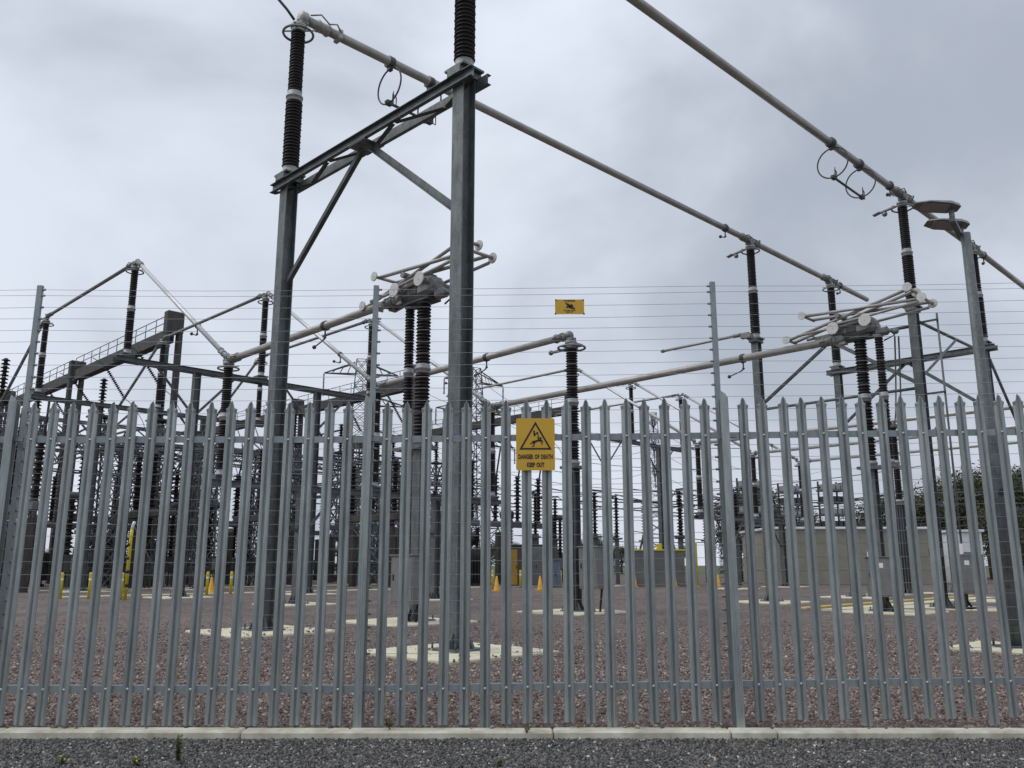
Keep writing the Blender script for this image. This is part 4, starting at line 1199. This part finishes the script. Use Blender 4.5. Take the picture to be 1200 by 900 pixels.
for i, (u, v) in enumerate(cs):
    lab = 'dark circuit breaker tank with two insulator stacks, ' + ORDW[i] + ' from left'
    o = cbk if i == 0 else dup(cbk, W(u, v), GRID, lab)
    o.location = W(u, v); o.rotation_euler = (0, 0, GRID + (0 if i % 2 else R(90))); tag(o, lab, 'circuit breaker', 'old circuit breakers behind the left pales')
gsrc = None
for i, (u, v, z, L_, al) in enumerate(((10, 46.5, 7.6, 16, 0), (26, 55.5, 8.3, 18, 0), (17, 65, 9.5, 20, 0), (22, 45, 6.6, 15, 1), (31, 42, 5.6, 14, 1), (16.5, 44, 7.2, 14, 1), (38, 56, 7.0, 14, 0))):
    lab = 'lattice girder on two legs among the old switchgear, ' + ORDW[i] + ' of seven from the front left'
    t = empty('lattice_girder', W(u, v), GRID + (R(90) if al else 0), lab, 'girder', 'lattice girders among the old gear')
    b = MB(); n_ = int(L_ / 1.1)
    sq = [(-.045, -.045), (.045, -.045), (.045, .045), (-.045, .045)]; s2 = [(-.03, -.03), (.03, -.03), (.03, .03), (-.03, .03)]
    for y in (-.35, .35):
        for zz in (0, .8): b.prism((0, y, z + zz), (L_, y, z + zz), sq)
        for k in range(n_):
            x0, x1 = L_ * k / n_, L_ * (k + 1) / n_
            b.prism((x0, y, z + .8 * (k % 2)), (x1, y, z + .8 * ((k + 1) % 2)), s2, caps=False)
    b.build('girder', M['steel_old'], t)
    for x in (1.2, L_ - 1.2):
        b = MB(); lattice(b, x, 0, 0, z, .9, .7, int(z / 1.0), .04); b.build('leg', M['steel_old'], t)
# old tubular busbars on the far side
for i, (u0, v, z, L_) in enumerate(((11, 47.2, 7.0, 36), (12, 50, 7.9, 36), (14, 53.5, 6.5, 40), (16, 58.2, 8.6, 40), (18, 63, 7.6, 42), (20, 68, 9.4, 42))):
    t = empty('old_busbar', W(u0, v, z), GRID, 'thin dull tube along the old switchgear, ' + ORDW[i] + ' from the front', 'busbar', 'thin old busbars behind the left pales')
    MB().tube([(0, 0, 0), (L_, 0, 0)], .055, 8).build('tube', M['oldwire'] if i % 2 else M['steel'], t)
    for x in range(3, int(L_), 6):
        b = MB(); clamp(b, (x, 0, 0), (1, 0, 0), .06); b.build('clamp', M['steel_dark'], t)

# ------------------------------------------------------------------ pylons
def make_pylon(hh, w):
    t = empty('pylon')
    b = MB(); lattice(b, 0, 0, 0, hh * .32, w, w * .42, 3, .075); b.build('legs_frame', M['steel_dark'], t)
    b = MB(); lattice(b, 0, 0, hh * .32, hh, w * .42, w * .16, 11, .055); b.build('tower_body', M['steel_dark'], t)
    for f, ln in ((.62, w * .85), (.78, w * .75), (.93, w * .6)):
        b = MB(); z = hh * f; sq = [(-.06, -.06), (.06, -.06), (.06, .06), (-.06, .06)]
        for s in (-1, 1):
            tip = Vector((s * ln, 0, z))
            for y in (-.5, .5):
                b.prism((s * w * .1, y, z), tip, sq); b.prism((s * w * .1, y, z + hh * .055), tip, sq)
                for k in range(1, 4):
                    q = Vector((s * w * .1, y, z)).lerp(tip, k / 4); q2 = Vector((s * w * .1, y, z + hh * .055)).lerp(tip, k / 4 - .12)
                    b.prism(q, q2, [(-.03, -.03), (.03, -.03), (.03, .03), (-.03, .03)])
        o = b.build('crossarm', M['steel_dark'], t)
        q = MB()
        for s in (-1, 1): q.lathe(string_profile(12, .16, .16), (s * ln, 0, z - 2.0), 8)
        q.build('insulator_string', M['porc_old'], o)
    return t
py = make_pylon(25, 9)
def place_py(px, ptop, Y, lab, rz):
    global py_first
    p = at(px, ptop, Y); s = p.z / 25
    o = dup(py, (p.x, p.y, 0), rz, lab, (s * .8, s * .8, s)) if py_first else py
    if not py_first:
        o.location = (p.x, p.y, 0); o.scale = (s * .8, s * .8, s); o.rotation_euler = (0, 0, rz); py_first = True
    tag(o, lab, 'pylon', 'distant pylons')
py_first = False
place_py(765, 484, 135, 'distant slim lattice pylon seen between pales right of the danger sign', R(80))
place_py(424, 422, 105, 'lattice pylon with wide arms rising behind the near folded disconnector', R(10))
place_py(556, 432, 120, 'lattice pylon half hidden behind the central column', R(35))
def line(a, b_, sag, label, r=.03):
    pts = [Vector(a).lerp(Vector(b_), i / 20) - Vector((0, 0, sag * 4 * (i / 20) * (1 - i / 20))) for i in range(21)]
    o = MB().tube(pts, r, 5).build('overhead_wire', M['oldwire'])
    return tag(o, label, 'wire', 'overhead conductors far behind')
A_ = at(765, 500, 135); B_ = at(424, 435, 105); C_ = at(556, 440, 120)
for i, (dz, nm) in enumerate(((0, 'uppermost'), (-3.5, 'middle'), (-7, 'lowest'))):
    line(A_ + Vector((0, 0, dz)), Vector((70, 190, 22 + dz)), 4, nm + ' overhead wire leaving the slim pylon to the right')
    line(C_ + Vector((0, 0, dz)), A_ + Vector((0, 0, dz)), 4, nm + ' overhead wire between the slim pylon and the hidden one')
    line(B_ + Vector((3, 0, dz)), W(52, 30, 9 + dz * .4), 2.5, nm + ' overhead wire dropping from the wide armed pylon', .025)
    line(W(46, 60, 8.5 + dz * .5), W(62, 21 - i, 8 + dz * .6), 1.5, nm + ' slack conductor behind the right of the sign', .03)
    line(W(58, 44, 7.5 + dz * .5), W(74, 18 - i, 7.4 + dz * .55), 1.2, nm + ' slack conductor behind the capacitor racks', .035)

for i in range(7):
    a0 = W(44 + 3 * i, 52 - 2 * i, 6.2 + .7 * (i % 3)); a1 = W(60 + 2.5 * i, 30 - 2.5 * i, 6.4 + .8 * (i % 2))
    line(a0, a1, .9 + .2 * i, ORDW[i] + ' dark drooping conductor, counted from the left, right of the danger sign', .05)
post_src = None
for i, (u, v) in enumerate(((40, 33), (44, 34.5), (46, 31), (49, 36), (52, 33), (43, 29), (55, 37), (50, 29.5), (38, 36), (42, 38), (47, 39.5), (53, 29), (58, 33), (46, 27))):
    lab = ORDW[i] + ' slender dark bushing post of the group behind the slim pylon'
    if post_src is None:
        post_src = empty('bushing_post')
        b = MB(); b.box((0, 0, 1.4), (.22, .22, 2.8)); b.box((0, 0, 2.85), (.6, .6, .1)); b.build('stand', M['steel_old'], post_src)
        b = MB(); multicone(b, 0, 0, 2.9, 13, .2, .2); b.build('bushing', M['porc_old'], post_src)
        b = MB(); b.box((.4, 0, 5.6), (1.2, .12, .1)); b.tube([(-.2, 0, 5.6), (-.9, .3, 5.2), (-1.8, .4, 5.5)], .03, 6); b.sphere((1.0, 0, 5.6), .12, 8); b.build('terminal', M['steel_dark'], post_src)
        o = post_src
    else: o = dup(post_src, (0, 0, 0), 0, lab)
    o.location = W(u, v); o.rotation_euler = (0, 0, GRID + i * .9); tag(o, lab, 'insulator', 'bushing posts right of the sign')

# ------------------------------------------------------------------ capacitor racks, buildings, cabinets
cr_ = empty('capacitor_rack')
for sx in (-1, 1):
    for sy in (-1, 1):
        MB().box((sx * .85, sy * .5, 3.7), (.1, .1, 7.2)).build('upright', M['steel_dark'], cr_)
for k_ in range(7):
    z = 1.2 + .9 * k_
    b = MB(); b.box((0, 0, z), (2.0, 1.2, .12)); o = b.build('shelf', M['steel'], cr_)
    for i in range(4): MB().box((-.66 + .44 * i, 0, z + .27), (.34, .9, .40), bev=.02).build('capacitor', M['tank'] if k_ % 2 else M['cap'], o)
for sx in (-1, 1):
    for sy in (-1, 1):
        b = MB(); multicone(b, sx * .85, sy * .5, .05, 4, .17, .16); b.build('foot_insulator', M['porc_old'], cr_)
for i, (px, Y, top) in enumerate(((882, 62, 560), (930, 63, 566), (977, 64, 564))):
    p = at(px, 600, Y); zt = at(px, top, Y).z
    lab = ['leftmost', 'middle', 'rightmost'][i] + ' stacked capacitor rack behind the right hand pales'
    o = cr_ if i == 0 else dup(cr_, (p.x, p.y, 0), R(20), lab)
    o.location = (p.x, p.y, 0); o.rotation_euler = (0, 0, R(20)); o.scale = (1, 1, zt / 7.3); tag(o, lab, 'capacitor rack', 'stacked capacitor racks')

def panel_house(name, label, cat, x0, x1, y0, y1, h, wall, roof, rows, door=None):
    t = empty(name, ((x0 + x1) / 2, (y0 + y1) / 2, .02), 0, label, cat)
    w, d = x1 - x0, y1 - y0
    b = MB(); hh = h / rows
    for i in range(rows): b.box((0, 0, hh * (i + .5)), (w - (.006 if i % 2 else 0), d - (.006 if i % 2 else 0), hh - .02))
    b.box((0, 0, h / 2), (w - .06, d - .06, h - .03))
    b.build('wall', wall, t)
    b = MB(); b.box((0, 0, h + .08), (w + .3, d + .3, .16), bev=.03); b.build('roof', roof, t)
    if door is not None:
        b = MB(); b.box((door, -d / 2 - .02, 1.02), (.95, .05, 2.0)); o = b.build('door', M['box'], t)
        b = MB(); b.box((door + .35, -d / 2 - .06, 1.0), (.05, .05, .15)); b.build('handle', M['black'], o)
    return t
L0 = at(906, 650, 54).x; L1 = at(1093, 650, 54).x
ol = panel_house('relay_house', 'low olive panelled building with white roof edge behind the right hand pales', 'building', L0, L1, 54, 61, 3.35, M['olive'], M['white'], 4, None)
b = MB(); b.tube([(.9, -3.56, .1), (.9, -3.56, 2.0)], .05, 8); b.build('downpipe', M['white'], ol)
q0 = at(1122, 640, 57).x; q1 = at(1141, 640, 57).x + .6
panel_house('white_cabin', 'small white and grey cabin right of the olive building', 'cabin', q0, q1, 57, 61, 3.3, M['white'], M['white'], 2, 0)
q0 = at(742, 670, 48).x; q1 = at(804, 670, 48).x
t = empty('enclosure_wall', ((q0 + q1) / 2, 48.4, .02), 0, 'low plain grey enclosure with a yellow top edge left of the yellow post', 'enclosure')
b = MB(); b.box((0, 0, .98), (q1 - q0, .25, 1.96)); b.box((-(q1 - q0) / 2 + .13, 1.6, .98), (.25, 2.94, 1.96)); b.box(((q1 - q0) / 2 - .13, 1.6, .98), (.25, 2.94, 1.96)); b.build('wall', M['greywall'], t)
b = MB(); b.box((0, -.02, 2.0), (q1 - q0 + .1, .3, .08)); b.box((-(q1 - q0) / 2 - .03, -.16, 1.0), (.07, .07, 2.0)); b.build('edge_strip', M['yellow'], t)
b = MB(); b.box((.1, .1, 2.2), (.28, .2, .3), bev=.02); b.build('lamp_box', M['yellow'], t)
def cabinet(name, label, px0, px1, py0, Y, m, doorm, d=1.2, group=None):
    x0, x1 = at(px0, 670, Y).x, at(px1, 670, Y).x; h = at(px0, py0, Y).z
    t = empty(name, ((x0 + x1) / 2, Y + d / 2, .02), 0, label, 'cabinet', group); w = x1 - x0
    b = MB(); b.box((0, 0, h / 2), (w, d, h), bev=.03); b.build('body', m, t)
    b = MB(); b.box((0, 0, h + .04), (w + .12, d + .12, .08), bev=.02); b.build('roof', M['steel_dark'], t)
    b = MB(); b.box((-w * .22, -d / 2 - .015, h * .48), (w * .42, .03, h * .86)); o = b.build('door', doorm, t)
    b = MB(); b.box((-w * .06, -d / 2 - .04, h * .48), (.04, .04, .18)); b.build('handle', M['black'], o)
    return t
ochre = mat('ochre_door', (.28, .16, .02), (.33, .2, .03), 3, .6)
cabinet('kiosk', 'dark brown kiosk with an ochre door left of the danger sign base', 597, 616, 640, 49, M['kiosk'], ochre)
cabinet('kiosk', 'plain grey kiosk just below the danger sign', 621, 638, 640, 50, M['box'], M['box'])
cabinet('kiosk', 'blue grey cabinet between bollards below the sign', 646, 657, 657, 47, M['bluegrey'], M['bluegrey'], .8)
tf = None
for i, (px, Y) in enumerate(((545, 52), (22, 48), (112, 52))):
    p = at(px, 670, Y); lab = ['dark transformer tank left of the brown kiosk', 'dark transformer tank at far left behind cones', 'dark transformer tank behind the left bollards'][i]
    if tf is None:
        tf = empty('transformer', (p.x, p.y, 0), GRID, lab, 'transformer', 'dark transformer tanks')
        MB().box((0, 0, 1.15), (2.4, 1.5, 2.0), bev=.05).build('tank', M['tank'], tf)
        b = MB()
        for k in range(9): b.box((-1.0 + .25 * k, -.98, 1.1), (.05, .42, 1.5))
        b.build('radiator', M['tank'], tf)
        MB().lathe([(.2, -1.1), (.38, -1.0), (.38, 1.0), (.2, 1.1)], (0, .2, 2.75), 14, Matrix.Rotation(R(90), 3, 'Y')).build('conservator', M['tank'], tf)
        for x in (-.7, 0, .7):
            b = MB(); multicone(b, x, -.3, 2.15, 8, .16, .17); b.build('bushing', M['porc_old'], tf)
        MB().box((0, 0, .08), (2.8, 1.9, .16)).build('plinth', M['browncon'], tf)
    else: dup(tf, (p.x, p.y, 0), GRID + i, lab)

# ------------------------------------------------------------------ trees
def crown_mesh(g, n, rx, rz, leaf, blobs):
    b = MB(); cs_ = []
    for i in range(blobs):
        while True:
            c = Vector((g.uniform(-1, 1), g.uniform(-1, 1), g.uniform(-1, 1)))
            if c.length < 1: break
        cs_.append((Vector((c.x * rx * .78, c.y * rx * .78, c.z * rz * .8)), g.uniform(.28, .5) * rx))
    for i in range(n):
        c, r = cs_[g.randrange(blobs)]
        d = Vector((g.gauss(0, 1), g.gauss(0, 1), g.gauss(0, 1))).normalized()
        p = c + d * r * (g.random() ** .4) * Vector((1, 1, .8)).length / 1.62
        nrm = (d + Vector((g.uniform(-.8, .8), g.uniform(-.8, .8), g.uniform(-.3, .9)))).normalized()
        tx = nrm.orthogonal().normalized(); tx = Matrix.Rotation(g.uniform(0, 6.28), 3, nrm) @ tx; ty = nrm.cross(tx)
        s = leaf * g.uniform(.6, 1.3)
        b.add([p + tx * s, p + ty * s * .55, p - tx * s, p - ty * s * .55], [(0, 1, 2, 3)])
    return b
def trunk_mesh(g, h, r, ch):
    b = MB(); b.tube([(0, 0, 0), (g.uniform(-.15, .15), 0, h * .5), (g.uniform(-.2, .2), g.uniform(-.2, .2), h)], r, 8, r1=r * .5)
    for i in range(5):
        a = g.uniform(0, 6.28); z = h * g.uniform(.55, 1)
        b.tube([(0, 0, z), (math.cos(a) * ch * .3, math.sin(a) * ch * .3, z + ch * .35), (math.cos(a) * ch * .5, math.sin(a) * ch * .5, z + ch * .7)], r * .4, 6, r1=r * .12)
    return b
def make_tree(seed, m, rx, rz, th, n=9000, leaf=.105):
    g = random.Random(seed); t = empty('tree')
    trunk_mesh(g, th + rz * .5, .22, rx).build('trunk', M['bark'], t)
    crown_mesh(g, n, rx, rz, leaf, 16).build('crown', m, t, (0, 0, th + rz))
    return t
T = [make_tree(21, M['leaf'], 3.2, 3.6, 1.4), make_tree(22, M['leaf2'], 3.6, 3.2, 1.5), make_tree(23, M['leaf'], 2.6, 4.2, 1.2)]
TH = [8.6, 7.9, 9.6]
g = random.Random(5)
con = empty('conifer_tree')
b = MB(); b.tube([(0, 0, 0), (0, 0, 8)], .18, 7, r1=.03); b.build('trunk', M['bark'], con)
b = MB()
for i in range(4200):
    z = .6 + 7.6 * (1 - g.random() ** .6 * 1.0) if False else .6 + 7.5 * g.random() ** 1.25
    rr = (8.3 - z) / 8 * 1.15 * g.uniform(.35, 1) ; a = g.uniform(0, 6.28)
    p = Vector((math.cos(a) * rr, math.sin(a) * rr, z)); d = Vector((math.cos(a), math.sin(a), -.35 + g.uniform(-.3, .5))).normalized(); sd = d.cross(Vector((0, 0, 1))).normalized()
    s = g.uniform(.12, .28); b.add([p, p + d * s * .6 + sd * s * .3, p + d * s, p + d * s * .6 - sd * s * .3], [(0, 1, 2, 3)])
b.build('crown', M['conifer'], con)
tl = [  # px, top py, Y, kind, label
 (1015, 572, 78, 0, 'tree just left of the right disconnector leg above the olive roof'), (1052, 560, 80, 1, 'paler tree above the olive roof behind the rear insulators'), (1082, 556, 84, 2, 'narrow dark tree above the right end of the olive roof'),
 (1118, 540, 78, 0, 'dark tree above the white cabin'), (1148, 528, 74, 1, 'broad olive tree left of the lamp post'), (1186, 538, 76, 2, 'dark tree behind the lamp post'), (1222, 532, 74, 0, 'dark tree cut by the right picture edge'),
 (1132, 558, 86, 2, 'tree filling the gap behind the white cabin roof'), (1205, 556, 84, 1, 'olive tree between the lamp post and the right picture edge'), (888, 552, 90, 2, 'narrow dark tree right behind the leftmost capacitor rack'), (862, 580, 88, 0, 'rounded tree just left of the capacitor racks'),
 (1168, 580, 68, 1, 'bushy lower tree behind the base of the lamp post'),
 (872, 558, 82, 0, 'dark tree behind the leftmost capacitor rack'), (905, 575, 80, 1, 'tree between the left and middle capacitor racks'), (945, 590, 78, 0, 'low dark tree behind the middle capacitor rack'),
 (700, 620, 105, 0, 'small round tree seen right of the danger sign'), (588, 628, 110, 1, 'small far tree left of the danger sign post'), (728, 634, 125, 1, 'low far bush left of the slim pylon'), (795, 636, 125, 0, 'low far bush right of the slim pylon'),
 (655, 640, 120, 2, 'tiny far tree below the danger sign'), (480, 640, 125, 0, 'tiny far tree behind the near disconnector cabinet'), (330, 640, 130, 1, 'tiny far tree at left behind old gear'), (170, 642, 130, 0, 'tiny far tree behind the marker pole'), (50, 640, 130, 1, 'tiny far tree at the left edge')]
usedt = set()
for (px, tp, Y, kd, lab) in tl:
    p = at(px, tp, Y); s = p.z / TH[kd]; wd = max(s, .8) if Y < 100 else s * 1.5
    o = T[kd] if kd not in usedt else dup(T[kd], (0, 0, 0), 0, lab)
    usedt.add(kd); o.location = (p.x, p.y, 0); o.rotation_euler = (0, 0, rnd.uniform(0, 6)); o.scale = (wd, wd, s)
    tag(o, lab, 'tree', 'trees beyond the yard')
for i, (px, tp, Y, lab) in enumerate(((846, 608, 84, 'thin conifer left of the capacitor racks, taller of the close pair'), (858, 604, 86, 'thin conifer closest to the leftmost capacitor rack'), (832, 622, 88, 'short conifer beside the tall yellow post'), (722, 618, 95, 'small pointed conifer right of the danger sign'))):
    p = at(px, tp, Y); s = p.z / 8.2
    o = con if i == 0 else dup(con, (0, 0, 0), 0, lab)
    o.location = (p.x, p.y, 0); o.scale = (s * .9, s * .9, s); o.rotation_euler = (0, 0, i); tag(o, lab, 'conifer', 'conifers beyond the yard')

# ------------------------------------------------------------------ camera, light, sky
cam = bpy.data.cameras.new('camera'); co = bpy.data.objects.new('camera', cam); COL.objects.link(co)
cam.sensor_width = 36; cam.lens = 30; cam.clip_end = 6000; cam.clip_start = .05
co.location = (0, 0, CAMH); co.rotation_euler = (R(90) + CAMP, 0, 0)
S.camera = co
SUN_EL, SUN_AZ = 50, -95       # azimuth from +Y towards +X
sl = bpy.data.lights.new('sun', 'SUN'); sl.energy = 1.1; sl.angle = R(50); sl.color = (1, .97, .93)
so = bpy.data.objects.new('sun', sl); COL.objects.link(so)
d = Vector((math.sin(R(SUN_AZ)) * math.cos(R(SUN_EL)), math.cos(R(SUN_AZ)) * math.cos(R(SUN_EL)), math.sin(R(SUN_EL))))
so.rotation_euler = (-d).to_track_quat('-Z', 'Y').to_euler()
w = bpy.data.worlds.new('World'); S.world = w; w.use_nodes = True
N = w.node_tree.nodes; L = w.node_tree.links; bg = N['Background']
sky = N.new('ShaderNodeTexSky'); sky.sky_type = 'NISHITA'; sky.sun_disc = False; sky.sun_elevation = R(SUN_EL); sky.sun_rotation = R(SUN_AZ)
sky.air_density = 1; sky.dust_density = 3
tc = N.new('ShaderNodeTexCoord')
mp = N.new('ShaderNodeMapping'); mp.inputs['Scale'].default_value = (1, 1, 1.35); mp.inputs['Location'].default_value = (.35, .1, .2)
L.new(tc.outputs['Generated'], mp.inputs['Vector'])
n1 = N.new('ShaderNodeTexNoise'); n1.inputs['Scale'].default_value = 2.0; n1.inputs['Detail'].default_value = 6; n1.inputs['Roughness'].default_value = .5; n1.inputs['Distortion'].default_value = .3
L.new(mp.outputs[0], n1.inputs['Vector'])
cr = N.new('ShaderNodeValToRGB'); e = cr.color_ramp.elements
K = 1.0
e[0].position = .30; e[0].color = (4.0, 4.42, 5.15, 1)
e[1].position = .64; e[1].color = (7.1, 7.6, 8.5, 1)
cr.color_ramp.interpolation = 'EASE'
L.new(n1.outputs['Fac'], cr.inputs[0])
# overcast: the cloud deck brightens towards the zenith
sx = N.new('ShaderNodeSeparateXYZ'); L.new(tc.outputs['Generated'], sx.inputs[0])
mr = N.new('ShaderNodeMapRange'); mr.inputs['From Min'].default_value = .5; mr.inputs['From Max'].default_value = 1.0; mr.inputs['To Min'].default_value = 1.0; mr.inputs['To Max'].default_value = 1.6
L.new(sx.outputs['Z'], mr.inputs['Value'])
mu = N.new('ShaderNodeVectorMath'); mu.operation = 'SCALE'; L.new(cr.outputs[0], mu.inputs[0]); L.new(mr.outputs[0], mu.inputs['Scale'])
mx = N.new('ShaderNodeMix'); mx.data_type = 'RGBA'; mx.inputs[0].default_value = .93
L.new(sky.outputs[0], mx.inputs[6]); L.new(mu.outputs[0], mx.inputs[7])
L.new(mx.outputs[2], bg.inputs['Color']); bg.inputs['Strength'].default_value = .1
S.view_settings.view_transform = 'Standard'; S.view_settings.look = 'None'; S.view_settings.exposure = .15; S.view_settings.gamma = 1
S.render.engine = 'CYCLES'
S.cycles.samples = 64
S.render.resolution_x = 1024; S.render.resolution_y = 768
